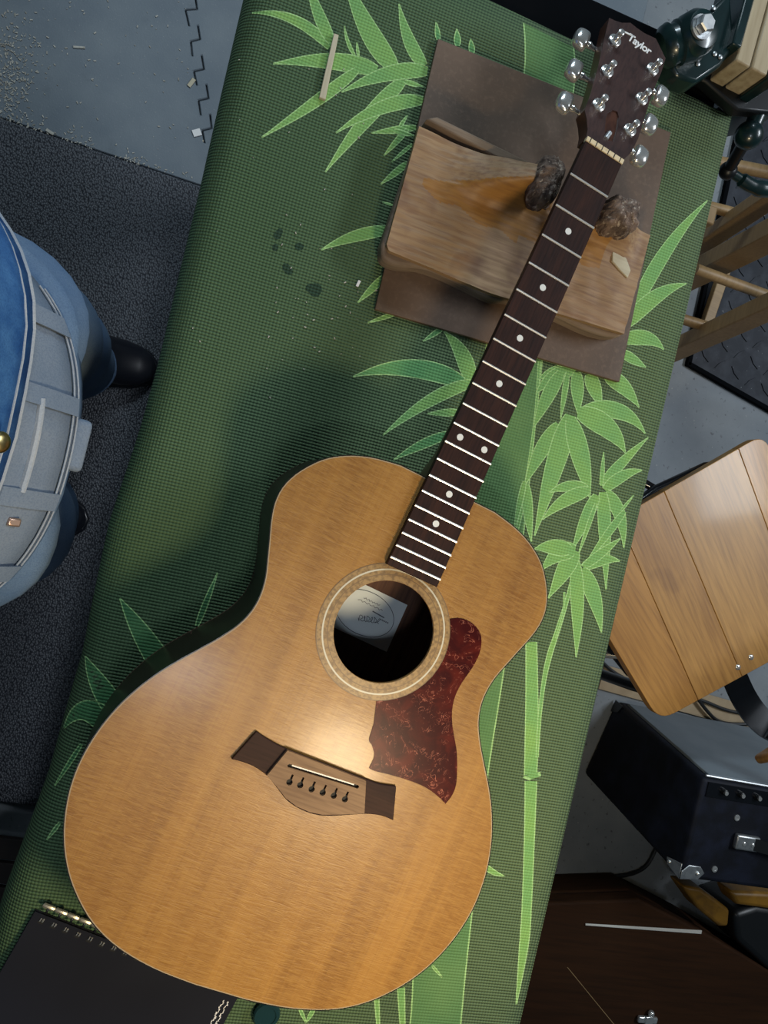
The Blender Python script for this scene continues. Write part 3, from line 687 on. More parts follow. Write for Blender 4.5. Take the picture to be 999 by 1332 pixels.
# six tuning machines: post and washer on the face, button on a shaft outside the edge
posts = [(505,205,-1),(455,405,-1),(400,625,-1),(750,392,1),(680,585,1),(603,788,1)]
for px, py, sd_ in posts:
    cx, cy = h2(*z5(px, py), off=0.002)
    bm = BM(); add_lathe(bm, [(0,0.0068),(0.0014,0.0068),(0.0022,0.0052),(0.0022,0.0048)], (cx, cy, 0.0), (0,0,1), 20)
    tm = hobj('tuning_machine', bm, CHROME, guitar)
    bm = BM(); add_lathe(bm, [(0.0012,0.0036),(0.006,0.0034),(0.0075,0.0025),(0.010,0.0034),(0.0125,0.0034),(0.013,0.0026)], (cx, cy, 0.0), (0,0,1), 16); hobj('string_post', bm, CHROME, tm)
    # edge of the headstock beside this post
    ed = [hpl[i] for i in range(len(hpl))]
    side = [p for p in ed if p[0]*sd_ > 0.012]
    side.sort(key=lambda p: p[1]); ex_ = float(np.interp(cy, [p[1] for p in side], [p[0] for p in side]))
    zb = -0.020
    bm = BM(); add_box(bm, (cx, cy, -0.0185), (0.011, 0.014, 0.006)); hobj('gear_housing', bm, CHROME, tm, bevel=0.002)
    bm = BM(); add_lathe(bm, [(0,0.0022),(0.006,0.0022),(0.010,0.0038),(0.012,0.0030),(0.014,0.0026)], (ex_-sd_*0.004, cy, zb), (sd_,0,0), 14); hobj('button_shaft', bm, CHROME, tm)
    bm = BM(); bx_ = ex_+sd_*0.0165
    add_sphere(bm, (0, 0, 0), 1.0, (1, 1, 1), 24, 16)
    for v in bm.verts:
        n_ = v.co.copy(); k = (abs(n_.x)**4+abs(n_.y)**3+abs(n_.z)**2.4)**(-1/3); n_ *= k
        v.co = Vector((bx_+n_.x*0.0082, cy+n_.y*0.0112*(1-0.12*n_.x*sd_), zb+n_.z*0.0075))
    hobj('tuner_button', bm, CHROME, tm)
# end pin
bm = BM(); add_lathe(bm, [(0,0.006),(0.002,0.0075),(0.006,0.0045),(0.012,0.0070),(0.015,0.006)], (0, -0.868, ZS-0.05), (0,-1,0), 16); obj('end_pin', bm, BLKP, guitar)

# ------------------------------------------------------------------ hardboard and neck rest
ZB = ZM+0.0005
bp = [U(570,50,ZB+0.006), U(873,172,ZB+0.006), U(806,497,ZB+0.006), U(488,402,ZB+0.006)]
cen = sum(bp, Vector())/4
bm = BM(); add_prism(bm, [(p.x-cen.x, p.y-cen.y) for p in bp][::-1], 0, 0.006)
tag(obj('hardboard_sheet', bm, BOARD, bevel=0.0008, loc=(cen.x, cen.y, ZB)), 'square sheet of brown hardboard lying under the wooden neck rest', 'board')
ZH = ZB+0.0062
sp_ = [U(548,163,0.898), U(846,306,0.898), U(810,436,0.898), U(502,322,0.898)]
A0 = sp_[3]; eu = (sp_[2]-sp_[3]); ev = (sp_[0]-sp_[3])
SL = eu.length; SW = ev.length; th = math.atan2(eu.y, eu.x)
rest = thing('neck_rest', 'weathered wooden block with two bark-covered prongs cradling the guitar neck', 'neck rest', (A0.x, A0.y, ZH), th)
RI = (Matrix.Translation((A0.x, A0.y, ZH)) @ Matrix.Rotation(th, 4, 'Z')).inverted()
def r2(px, py, z): p = RI @ U(px, py, z); return (p.x, p.y)
TH = 0.898-ZH
# lower slab with a wavy grey live edge toward the viewer
lowpts = [r2(x, y, ZH+0.022) for x, y in [(496,318),(497,334),(505,342),(522,347),(548,349),(575,358),(598,369),(622,381),(646,391),(664,391),(700,403),(735,417),(765,431),(790,438),(809,438)]]
lowpts += [r2(x, y, ZH+0.022) for x, y in [(829,378),(842,312),(690,238),(556,166),(546,172)]]
fe = catmull([(x, y, 0) for x, y in lowpts[:15]], 3)
bm = BM(); add_prism(bm, [(p.x, p.y) for p in fe]+[tuple(p) for p in lowpts[15:]], 0.0, 0.0235); obj('lower_slab', bm, GREYEDGE, rest, bevel=0.005, seg=3, smooth=50)
# upper slab: height field rising into the saddle between the prongs
pl = r2(708, 240, 0.935); pr = r2(803, 282, 0.935)
uppts = [r2(548,165,0.898), r2(700,240,0.898), r2(846,306,0.898), r2(830,378,0.898), r2(811,434,0.898), r2(760,418,0.898), r2(700,400,0.898), r2(640,382,0.898), r2(600,366,0.898), r2(560,348,0.898), r2(506,326,0.898), r2(503,318,0.898)]
ucat = [(p.x, p.y) for p in catmull([(x, y, 0) for x, y in uppts], 1)]
NX, NY = 150, 84
bm = BM(); grid = []
lo_y = lambda u: float(np.interp(u, [uppts[i][0] for i in (11,10,9,8,7,6,5,4)], [uppts[i][1] for i in (11,10,9,8,7,6,5,4)]))
hi_y = lambda u: float(np.interp(u, [uppts[0][0], uppts[1][0], uppts[2][0]], [uppts[0][1], uppts[1][1], uppts[2][1]]))
u0, u1 = uppts[11][0], uppts[2][0]
ridge = lambda x, y: 0
def hgt(x, y):
    z = TH
    # ridges climbing to each prong
    for (qx, qy), s_, ln in ((pl, 1, 0.105), (pr, -1, 0.055)):
        d = (qx-x)*s_
        k = smoothstep(ln, 0.0, d) if d > 0 else smoothstep(-0.030, 0.0, d)
        cyv = qy-0.25*max(d, 0)+0.006
        sg = 0.013 if y < cyv else 0.040
        z += 0.042*k**1.1*math.exp(-((y-cyv)/sg)**2)
    z += 0.0011*mn.noise(Vector((x*60, y*60, 1)))+0.0008*mn.noise(Vector((x*30, y*300, 2)))
    return z
for i in range(NX+1):
    x = u0+(u1-u0)*i/NX; row = []
    for j in range(NY+1):
        y = lo_y(x)+(hi_y(x)-lo_y(x))*j/NY
        row.append(bm.verts.new((x, y, hgt(x, y))))
    grid.append(row)
for a, b in zip(grid, grid[1:]):
    for k in range(NY): bm.faces.new((a[k], b[k], b[k+1], a[k+1]))
rim = [r[0] for r in grid]+[v for v in grid[-1][1:]]+[r[-1] for r in grid[::-1][1:]]+[v for v in grid[0][::-1][1:-1]]
base = [bm.verts.new((v.co.x, v.co.y, 0.0240)) for v in rim]
for i in range(len(rim)): bm.faces.new((rim[i], base[i], base[(i+1)%len(rim)], rim[(i+1)%len(rim)]))
bm.faces.new(base)
# freshly cut ochre area between the prongs: faces on the ridges
bm.faces.ensure_lookup_table()
for f_ in bm.faces:
    c_ = f_.calc_center_median()
    if c_.z < TH-0.002: continue
    d = pl[0]-c_.x; wob = 0.006*mn.noise(Vector((c_.x*40, c_.y*40, 5)))
    cyv = pl[1]-0.25*max(d, 0)+0.006
    dep = 0.010+0.046*(1-d/0.115) if 0 < d < 0.115 else (0.050 if d <= 0 and c_.x < pr[0]+0.012 else -1)
    if d <= 0: cyv = pl[1]+(pr[1]-pl[1])*min(1, -d/(pr[0]-pl[0]))+0.008
    if dep > 0 and cyv-dep+wob < c_.y < cyv+wob*0.3: f_.material_index = 1
obj('upper_slab', bm, [OLDWOOD, OCHRE], rest, smooth=50)
# back strip behind the slab
bs = [r2(x, y, ZH+0.02) for x, y in [(548,163),(563,160),(690,222),(682,236)]]
bm = BM(); add_prism(bm, bs, 0.0, TH+0.004); obj('back_strip', bm, GREYEDGE, rest, bevel=0.002)
def lump(name, c, sc, seed):
    bm = BM(); bmesh.ops.create_icosphere(bm, subdivisions=4, radius=1.0)
    for v in bm.verts:
        n_ = v.co.copy(); s = max(abs(n_.x), abs(n_.y), abs(n_.z)); n_ = n_*(0.75+0.25/ max(s, .4))
        k = 1+0.16*mn.noise(n_*2.2+Vector((seed,0,0)))+0.09*mn.noise(Vector((n_.x*5, n_.y*5, n_.z*2))+Vector((0,seed,0)))
        v.co = Vector((n_.x*sc[0]*k, n_.y*sc[1]*k, n_.z*sc[2]*k))+Vector(c)
    return obj(name, bm, BARK, rest, smooth=180)
lump('bark_prong', (pl[0]+0.001, pl[1]+0.003, TH+0.031), (0.0150, 0.026, 0.026), 3.0)
lump('bark_prong', (pr[0]+0.003, pr[1]+0.002, TH+0.030), (0.0215, 0.0185, 0.024), 8.0)
# pale scraped patch and knot on the right end
pp = [r2(x, y, 0.899) for x, y in [(796,320),(806,322),(815,338),(820,352),(816,362),(806,352),(796,340)]]
bm = BM(); add_prism(bm, pp[::-1], TH-0.002, TH+0.0022); obj('scraped_patch', bm, STICKM, rest, bevel=0.0008)

# ------------------------------------------------------------------ things lying on the mat
s0 = U(437,46,ZM+0.003); s1 = U(419,129,ZM+0.003); d = s1-s0
bm = BM(); ln = d.length
add_box(bm, (ln/2, 0, 0.003), (ln, 0.0068, 0.0045))
for v in bm.verts: v.co.y *= 1-0.25*(v.co.x < 0.01); v.co.z += 0.0008*math.sin(v.co.x*70)
tag(obj('wood_splint', bm, STICKM, bevel=0.0006, loc=(s0.x, s0.y, ZM+0.0005), rotz=math.atan2(d.y, d.x)), 'short pale wooden splint lying on the printed leaves', 'wood scrap')
# notebook at the near left
n0 = U(47,1184,ZM+0.012); n1 = U(160,1228,ZM+0.012); ax = (n1-n0); ax.z = 0; ax.normalize(); ay = Vector((ax.y, -ax.x, 0))
nw = 0.225; nh = 0.16
nb = thing('spiral_notebook', 'dark spiral-bound notebook with white lettering, half under the guitar', 'notebook', (n0.x, n0.y, ZM+0.0006), math.atan2(ax.y, ax.x))
NI = (Matrix.Translation((n0.x, n0.y, ZM)) @ Matrix.Rotation(math.atan2(ax.y, ax.x), 4, 'Z')).inverted()
q0 = NI @ U(303,1302,ZM+0.008); NWID = q0.x+0.004
bm = BM(); add_box(bm, (NWID/2, -0.10, 0.0008), (NWID, 0.19, 0.0012)); obj('back_cover', bm, NOTE, nb, bevel=0.0004)
bm = BM(); add_box(bm, (NWID/2-0.002, -0.102, 0.0026), (NWID-0.006, 0.184, 0.0024)); obj('page_block', bm, PAPER, nb)
bm = BM(); add_box(bm, (NWID/2, -0.10, 0.0046), (NWID, 0.19, 0.0014)); obj('front_cover', bm, NOTE, nb, bevel=0.0004)
npitch = 0.0128
for i in range(int(NWID/npitch)-1):
    x = 0.010+i*npitch
    bm = BM(); add_tube(bm, [(x, 0.002+0.0052*math.cos(a_), 0.0042+0.0050*math.sin(a_)) for a_ in [-1.9+0.35*j for j in range(13)]], 0.0012, 6); lp_ = obj('wire_loop', bm, BLKP, nb)
    bm = BM()
    for k in (-0.0013, 0.0013): add_tube(bm, [(x+k, -0.0118, 0.0052), (x+k+0.0002, -0.0108, 0.0062), (x+k+0.0004, -0.0092, 0.0064), (x+k+0.0004, -0.0082, 0.0056)], 0.0008, 6)
    obj('wire_tip', bm, CHROME, lp_)
    bm = BM(); add_box(bm, (x, -0.0112, 0.00535), (0.0052, 0.0056, 0.0001)); obj('binding_hole', bm, BLACK, lp_, smooth=0)
    bm = BM(); add_tube(bm, [(x-0.0052, 0.0050, 0.0066), (x-0.0042, 0.0050, 0.0072), (x+0.0042, 0.0050, 0.0072), (x+0.0052, 0.0050, 0.0066)], 0.0024, 8); obj('wire_spine', bm, COIL, nb)
bm = BM()
for col_ in (0.0125, 0.0075):
    y = -0.02
    for k in range(60):
        hh = 0.0012+0.0010*random.random()
        xx = NWID-col_+0.0008*math.sin(k*1.7)
        add_box(bm, (xx, y, 0.00545), (0.0008+0.0012*random.random(), hh*1.5, 0.0001)); y -= hh+0.0008
obj('cover_lettering', bm, WHITEP, nb, smooth=0)
# small dark enamel lid half under the guitar
p = U(347,1322,ZM+0.008)
bm = BM(); add_lathe(bm, [(0,0.013),(0.006,0.0145),(0.0085,0.013),(0.0085,0.010),(0.0075,0.0095),(0.0075,0.001)], (0,0,0), (0,0,1), 28)
tag(obj('round_tin', bm, TEALG, loc=(p.x, p.y, ZM+0.0006)), 'small round dark teal tin beside the notebook at the guitar end', 'tin')
# crumbs
bm = BM()
for i in range(60):
    x, y = random.uniform(250, 480), random.uniform(60, 520)
    if random.random() < 0.5: x, y = random.gauss(430, 45), random.gauss(410, 60)
    p = on_mat(x, y); s = random.uniform(0.0004, 0.0011)
    add_box(bm, (p.x, p.y, p.z+0.0008), (s*2.2, s, s*0.8), Matrix.Rotation(random.uniform(0,3), 3, 'Z'))
tag(obj('sawdust_crumbs', bm, SHAV, smooth=0), 'pale crumbs of sawdust scattered on the left of the green mat', 'sawdust', kind='stuff')
p = U(466,369,ZM+0.001)
bm = BM(); add_box(bm, (0,0,0.001), (0.0028, 0.0068, 0.0014)); tag(obj('wood_chip', bm, WHITEP, loc=(p.x, p.y, ZM+0.0006), rotz=-0.2), 'tiny white chip on the mat left of the hardboard', 'wood scrap')
# sawdust on the floor
bm = BM()
for i in range(900):
    x, y = random.gauss(8, 22), random.gauss(95, 42)
    if i % 4 == 0:
        k = random.random(); x, y = 258*k, 160+82*k-abs(random.gauss(0, 10))*(1-0.4*k)
    if i % 9 == 0: x, y = random.uniform(0, 245), random.uniform(0, 210)
    lim = 165+x*0.29
    if x > 252 or y > lim-3: continue
    p = U(x, y, ZT); s = random.uniform(0.0006, 0.0022)
    add_box(bm, (p.x, p.y, ZT+0.001), (s*2.4, s, s*0.5), Matrix.Rotation(random.uniform(0,3), 3, 'Z') @ Matrix.Rotation(random.uniform(-.3,.3), 3, 'X'))
tag(obj('wood_shavings', bm, SHAV, smooth=0), 'pale wood shavings and dust strewn over the grey foam tile', 'shavings', kind='stuff')
for i, (px, py, sx, sy, rz, lb, mm) in enumerate([(256,173,0.017,0.014,0.6,'white paper scrap on the foam tile beside the mat', WHITEP), (249,108,0.020,0.008,1.2,'tan wood chip lying across the toothed seam', STICKM), (103,62,0.022,0.004,0.3,'long curled shaving in the middle of the foam tile', SHAV), (65,172,0.016,0.006,-.3,'pale chip by the edge of the pebbled mat', SHAV)]):
    p = U(px, py, ZT); bm = BM(); add_box(bm, (0,0,0.0012), (sx, sy, 0.0016)); 
    tag(obj('wood_chip' if mm is not WHITEP else 'paper_scrap', bm, mm, loc=(p.x, p.y, ZT+0.0004), rotz=rz, bevel=0.0004), lb, 'scrap')

# ------------------------------------------------------------------ vise at the far right corner
vb = U(870, 70, 0.86)
vise = thing('bench_vise', 'dark green cast bench vise with wooden jaw liners at the bench corner', 'vise', (0.42, 0.62, 0.854))
VO = Vector((0.42, 0.62, 0.854))
def vu(px, py, z): return U(px, py, z)-VO
zt = 0.922
g0 = vu(977,88,zt); g1 = vu(999,8,zt); gd = (g1-g0); gd.z = 0; gd.normalize(); gn = Vector((gd.y, -gd.x, 0))
def slab(name, off0, off1, z0, z1, l0, l1, mat, bevel=0.002, bend=0.0):
    bm = BM(); N = 8
    pts0 = []; pts1 = []
    for i in range(N+1):
        s = l0+(l1-l0)*i/N; k = bend*max(0, 0.022-s)/0.022 if s < 0.022 else 0
        pts0.append(g0+gd*s+gn*(off0+k)); pts1.append(g0+gd*s+gn*(off1+k))
    pl_ = [(p.x, p.y) for p in pts0]+[(p.x, p.y) for p in pts1[::-1]]
    add_prism(bm, pl_, z0-VO.z, z1-VO.z); return obj(name, bm, mat, vise, bevel=bevel, smooth=40)
slab('jaw_liner', -0.020, -0.0012, 0.866, zt, 0.0, 0.20, LINER)
slab('jaw_liner', 0.0012, 0.022, 0.866, zt, 0.0, 0.20, LINER)
slab('rear_jaw', -0.032, -0.0202, 0.858, zt+0.004, 0.012, 0.21, VISEG)
slab('front_jaw', 0.0222, 0.036, 0.858, zt+0.002, -0.004, 0.21, VISEG)
# drum, pivot boss, bolt
d0 = vu(858,64,0.915); d1 = vu(905,48,0.925)
bm = BM(); dv = (d1-d0); ln = dv.length
add_lathe(bm, [(0,0.016),(0.004,0.021),(0.010,0.023),(0.012,0.0205),(0.018,0.0205),(0.020,0.023),(ln,0.024)], d0, dv, 28); obj('pivot_drum', bm, VISEG, vise)
bb = vu(914,34,0.945)
bm = BM(); add_lathe(bm, [(0,0.024),(0.015,0.023),(0.022,0.019),(0.024,0.014)], bb-Vector((0,0,0.022)), (0.12,-0.05,1), 28); obj('pivot_boss', bm, VISEG, vise)
bolt = vu(919,29,0.957)
bm = BM(); add_lathe(bm, [(0,0.0125),(0.003,0.0125)], bolt-Vector((0,0,0.010)), (0.12,-0.05,1), 24); obj('washer', bm, ZINC, vise)
bm = BM(); add_lathe(bm, [(0,0.0095),(0.008,0.0095),(0.0095,0.0082)], bolt-Vector((0,0,0.0065)), (0.12,-0.05,1), 6); obj('hex_bolt', bm, ZINC, vise, smooth=0)
# arm plate between drum and jaws, foot on the bench
arm = [vu(x, y, 0.915) for x, y in [(925,12),(950,-12),(955,60),(938,86),(905,108),(880,100),(868,78),(890,66)]]
bm = BM(); add_prism(bm, [(p.x, p.y) for p in arm][::-1], 0.886-VO.z, 0.916-VO.z); ap = obj('arm_casting', bm, VISEG, vise, bevel=0.004)
bm = BM()
for px, py in ((930,70),(908,83),(928,10),(937,74)):
    bm = BM(); add_sphere(bm, vu(px, py, 0.917), 0.0028, (1,1,0.5), 10, 6); obj('rivet_head', bm, ZINC, vise)
ft = [vu(x, y, 0.872) for x, y in [(884,96),(915,110),(955,146),(1000,150),(1010,60),(900,60)]]
bm = BM(); add_prism(bm, [(p.x, p.y) for p in ft][::-1], 0.8605-VO.z, 0.878-VO.z); obj('base_casting', bm, VISEK, vise, bevel=0.003)
bx = [vu(x, y, 0.85) for x, y in [(940,140),(975,158),(1010,150),(1010,80),(960,70)]]
bm = BM(); add_prism(bm, [(p.x, p.y) for p in bx][::-1], 0.80-VO.z, 0.8605-VO.z); obj('slide_block', bm, VISEG, vise, bevel=0.006, seg=3)
kb = vu(974,176,0.86)
bm = BM(); add_sphere(bm, kb, 0.0165); add_cyl(bm, kb, vu(990,140,0.865), 0.010, 18); obj('screw_knob', bm, VISEG, vise)
r1 = vu(947,222,0.80)
bm = BM(); add_cyl(bm, kb, r1, 0.0075, 14); add_sphere(bm, r1, 0.0115); obj('drive_rod', bm, VISEK, vise)
bm = BM(); add_tube(bm, catmull([r1, vu(962,232,0.80), vu(978,242,0.80), vu(1000,246,0.80), vu(1040,240,0.80)], 5), [0.006]*6+[0.009]*6+[0.0105]*9, 14); obj('crank_handle', bm, VISEG, vise)

# ------------------------------------------------------------------ wooden rack: posts with dowels
rk = U(893,440,0)
rack = thing('dowel_rack', 'pale wooden rack of square posts joined by round dowels, right of the bench', 'rack', (1.02, 0.62, 0))
KO = Vector((1.02, 0.62, 0))
def post(b, bz, t_, tz, sz, name='post', ext=1.6):
    p0 = U(*b, bz); p1 = U(*t_, tz); d = p1-p0; p0 = p0-d*(p0.z/d.z); p1 = p0+d/d.z*(0.95)
    X, Y, D = frame(d); ln = (p1-p0).length
    bm = BM(); 
    M_ = Matrix((( X.x,Y.x,D.x,0),(X.y,Y.y,D.y,0),(X.z,Y.z,D.z,0),(0,0,0,1)))
    add_box(bm, (0,0,ln/2), (sz[0], sz[1], ln)); bmesh.ops.transform(bm, matrix=Matrix.Translation(p0-KO) @ Matrix.Rotation(0,4,'Z') @ M_, verts=bm.verts)
    for v in bm.verts: v.co.z = max(v.co.z, 0.0)
    obj(name, bm, PINE, rack, bevel=0.003); return p0, d.normalized()
PA = post((905,322), 0.05, (999,258), 0.33, (0.030, 0.044)); PB = post((893,362), 0.05, (999,308), 0.37, (0.040, 0.055)); PC = post((876,456), 0.03, (999,400), 0.37, (0.036, 0.046))
def dowel(p, q_, z, z2=None):
    a = U(*p, z)-KO; b = U(*q_, z2 if z2 is not None else z)-KO
    bm = BM(); add_cyl(bm, a, b, 0.0115, 18); obj('dowel', bm, PINE, rack)
dowel((880,258),(962,279),0.20); dowel((905,350),(1040,400),0.24); dowel((845,402),(930,428),0.16)
dowel((900,205),(1040,232),0.42)
for x in (0.80,):
    for y, nm in ((0.95, 'post'), (0.70, 'post')):
        bm = BM(); add_box(bm, (x-KO.x-0.02, y-KO.y, 0.21), (0.034, 0.034, 0.42)); obj(nm, bm, PINE, rack, bevel=0.003)
a = U(941,362,0.03); b = U(922,418,0.03)
bm = BM(); d = b-a; add_box(bm, (0,0,0.009), (d.length+0.05, 0.026, 0.018)); tag(obj('wood_strip', bm, PINE, loc=((a.x+b.x)/2, (a.y+b.y)/2, 0.0135), rotz=math.atan2(d.y, d.x), bevel=0.002), 'flat pale wood strip lying on the tread mat under the rack', 'wood strip')

# ------------------------------------------------------------------ chair with planked seat
ZC = 0.45
P0 = Vector((0.62, 0.029, 0)); ea = Vector((0.774, 0.634, 0)).normalized(); eb = Vector((0.708, -0.706, 0)).normalized()
chair = thing('wooden_chair', 'chair with a varnished planked wooden seat and black metal frame', 'chair', (0.86, 0.06, 0))
CO = Vector((0.86, 0.06, 0))
sdir = (U(962,872,ZC)-U(866,644,ZC)); sdir.z = 0; sdir.normalize()
def sline(px, py):       # a seam through this photo point, as distance along the long edge
    return U(px, py, ZC)
far = [U(845,650,ZC), U(975,575,ZC)]; near = [U(890,921,ZC), U(999,862,ZC)]
fdv = (far[1]-far[0]).normalized(); ndv = (near[1]-near[0]).normalized()
def cross2(p, d, q_, e):
    den = d.x*e.y-d.y*e.x; s = ((q_.x-p.x)*e.y-(q_.y-p.y)*e.x)/den; return p+d*s
seams = [(U(792,830,ZC), (U(845,918,ZC)-U(792,830,ZC)).normalized()), (U(820,710,ZC), (U(907,908,ZC)-U(820,710,ZC)).normalized()), (U(866,644,ZC), sdir), (U(962,587,ZC), (U(998,686,ZC)-U(962,587,ZC)).normalized())]
last = (U(996,566,ZC), seams[3][1]); 
allb = seams+[last]
def rcorner(c_, a_, b_, r):      # rounded corner at c_ between the sides toward a_ and b_
    p, q_ = c_+(a_-c_).normalized()*r, c_+(b_-c_).normalized()*r
    return [p*(1-k/6)**2+c_*(2*(k/6)*(1-k/6))+q_*(k/6)**2 for k in range(7)]
for i in range(4):
    (pa, da), (pb, db) = allb[i], allb[i+1]
    a0 = cross2(pa, da, far[0], fdv); a1 = cross2(pa, da, near[0], ndv); b0 = cross2(pb, db, far[0], fdv); b1 = cross2(pb, db, near[0], ndv)
    g = 0.00035; sh = (b0-a0).normalized()*g
    poly = [a0+sh, b0-sh, b1-sh, a1+sh]
    if i == 0:   # rounded near corner
        c_ = poly[3]; poly = poly[:3]+rcorner(c_, poly[2], poly[0], 0.034)
    if i == 3:
        c_ = poly[1]; poly = [poly[0]]+rcorner(c_, poly[0], poly[2], 0.036)+poly[2:]
    # each plank's mesh is turned so that its grain runs along its length
    ctr = sum(poly, Vector())/len(poly); tr = math.atan2(da.y, da.x)-math.pi/2
    R_ = Matrix.Rotation(-tr, 3, 'Z')
    bm = BM(); pts = [R_ @ (p-ctr) for p in poly]; add_prism(bm, [(p.x, p.y) for p in pts][::-1], -0.020, 0.0)
    o = obj('seat_plank', bm, SEATW[(i*2) % 3 if i else 0], chair, bevel=0.0011, seg=2, smooth=40, loc=(ctr.x-CO.x, ctr.y-CO.y, ZC), rotz=tr)
fr = [cross2(*seams[0], far[0], fdv), cross2(*last, far[0], fdv), cross2(*last, near[0], ndv), cross2(*seams[0], near[0], ndv)]
cc = sum(fr, Vector())/4
frs = [cc+(p-cc)*0.80 for p in fr]
bm = BM(); loop = catmull([Vector((p.x, p.y, ZC-0.030))-CO for p in frs], 4, True); add_tube(bm, loop+[loop[0]], 0.010, 12, False); obj('seat_frame', bm, BLKM, chair)
for i, (p, out) in enumerate(zip(frs, ((-0.03,0.03),(0.12,-0.05),(0.10,-0.02),(-0.02,-0.03)))):
    bm = BM(); add_tube(bm, catmull([Vector((p.x, p.y, ZC-0.03))-CO, Vector((p.x+out[0]*0.4, p.y+out[1]*0.4, ZC-0.10))-CO, Vector((p.x+out[0], p.y+out[1], 0.014))-CO], 4), 0.011, 12)
    lg = obj('leg', bm, BLKM, chair)
    bm = BM(); add_cyl(bm, Vector((p.x+out[0], p.y+out[1], 0.0))-CO, Vector((p.x+out[0], p.y+out[1], 0.03))-CO, 0.014, 14); obj('foot_cap', bm, BLKP, lg)
for a, b in (((838,628),(872,648)), ((778,850),(803,852))):
    bm = BM(); add_cyl(bm, U(*a, 0.405)-CO, U(*b, 0.425)-CO, 0.0075, 12); obj('frame_tube', bm, CHROME if a[0] < 800 else BLKM, chair)
for px, py in ((960,868),(977,855)):
    bm = BM(); p = U(px, py, ZC)-CO; add_sphere(bm, p, 0.0058, (1,1,0.45), 14, 8); obj('rivet', bm, CHROME, chair)
# curved flat back bar and backrest
path = [U(955,880,0.425), U(968,908,0.425), U(985,932,0.43), U(1010,952,0.45), U(1040,965,0.52), U(1075,985,0.62)]
path = [p-CO for p in catmull(path, 5)]
bm = BM(); prev = None; sd0 = Vector((0.75, 0.62, 0)).normalized()
for i, p in enumerate(path):
    d = (path[min(i+1, len(path)-1)]-path[max(i-1,0)]).normalized(); s = (sd0-d*sd0.dot(d)).normalized(); n_ = d.cross(s)
    ring = [bm.verts.new(p+s*a*0.026+n_*b*0.0025) for a, b in ((-1,-1),(1,-1),(1,1),(-1,1))]
    if prev:
        for k in range(4): bm.faces.new((prev[k], prev[(k+1)%4], ring[(k+1)%4], ring[k]))
    else: bm.faces.new(ring[::-1])
    prev = ring
bm.faces.new(prev); obj('back_bar', bm, BLKM, chair, smooth=40)
k0 = U(982,990,0.56); 
bm = BM(); R3 = Matrix.Rotation(math.atan2(0.634,0.774), 3, 'Z') @ Matrix.Rotation(math.radians(62), 3, 'X')
add_box(bm, (0.19, 0.075, 0), (0.38, 0.15, 0.016)); bmesh.ops.transform(bm, matrix=Matrix.Translation(k0-CO) @ R3.to_4x4(), verts=bm.verts)
obj('backrest', bm, SEATW[1], chair, bevel=0.006, seg=3)

# ------------------------------------------------------------------ amplifier
Aa = U(800,910,0.0); Ac = U(757,1005,0.0); Bt = U(912,1010,0.40); Dt = U(881,1141,0.388); wd = (U(999,1025,0.40)-Bt); wd.z = 0; wd.normalize(); wd = wd*0.46
amp = thing('guitar_amplifier', 'small black combo amplifier with grey grille, tilted back on the floor', 'amplifier', ((Aa.x+Ac.x)/2, (Aa.y+Ac.y)/2, 0))
AO = Vector(((Aa.x+Ac.x)/2, (Aa.y+Ac.y)/2, 0))
lift = Vector((0,0,0.006))
bm = BM()
vv = [bm.verts.new(p-AO+lift) for p in (Aa, Ac, Ac+wd, Aa+wd, Bt, Dt, Dt+wd, Bt+wd)]
for f_ in ((0,1,2,3),(4,5,6,7),(0,1,5,4),(1,2,6,5),(2,3,7,6),(3,0,4,7)): bm.faces.new([vv[i] for i in f_])
obj('cabinet', bm, AMPB, amp, bevel=0.010, seg=3)
fn = (wd.normalized()).cross((Bt-Aa).normalized()); fn = fn if fn.y > 0 else -fn
up = (Bt-Aa); wn = wd.normalized()
def fp(s, r, o_): return Aa-AO+lift+wd*s+up*r+fn*o_
bm = BM(); lo = [fp(0.04,0.06,-0.002), fp(0.96,0.06,-0.002), fp(0.96,0.97,-0.002), fp(0.04,0.97,-0.002)]; hi = [p+fn*0.007 for p in lo]
L1 = [bm.verts.new(p) for p in lo]; H1 = [bm.verts.new(p) for p in hi]; bm.faces.new(H1); bm.faces.new(L1[::-1])
for i in range(4): bm.faces.new((L1[i], L1[(i+1)%4], H1[(i+1)%4], H1[i]))
obj('grille', bm, GRILL, amp, bevel=0.002)
bm = BM(); add_tube(bm, [fp(0.02,0.985,0.003), fp(0.98,0.985,0.003)], 0.0028, 8); obj('grille_trim', bm, ZINC, amp)
tn = wd.normalized().cross(Dt-Bt).normalized(); tn = tn if tn.z > 0 else -tn
def tp(s, r, o_): return Bt-AO+lift+wd*s+(Dt-Bt)*r+tn*o_
bm = BM(); qs = [tp(0.03,0.03,0.0), tp(0.97,0.03,0.0), tp(0.97,0.17,0.0), tp(0.03,0.17,0.0)]; L1 = [bm.verts.new(p) for p in qs]; H1 = [bm.verts.new(p+tn*0.002) for p in qs]
bm.faces.new(H1); bm.faces.new(L1[::-1]); [bm.faces.new((L1[i], L1[(i+1)%4], H1[(i+1)%4], H1[i])) for i in range(4)]; obj('control_panel', bm, BLKM, amp)
for k in range(9):
    bm = BM(); add_lathe(bm, [(0,0.0065),(0.008,0.0058),(0.009,0.004)], tp(0.11+k*0.085, 0.095, 0.002), tn, 14); kn = obj('control_knob', bm, BLKP, amp)
    bm = BM(); add_lathe(bm, [(0.0088,0.0042),(0.0100,0.0040)], tp(0.11+k*0.085, 0.095, 0.002), tn, 12); obj('knob_cap', bm, CHROME, kn)
for s_, r_ in ((0.21,0.33),(0.16,0.86)):
    bm = BM(); add_lathe(bm, [(0,0.0065),(0.0015,0.006),(0.002,0.003),(0.0012,0.0028)], tp(s_, r_, 0.0002), tn, 16); obj('cabinet_screw', bm, CHROME, amp)
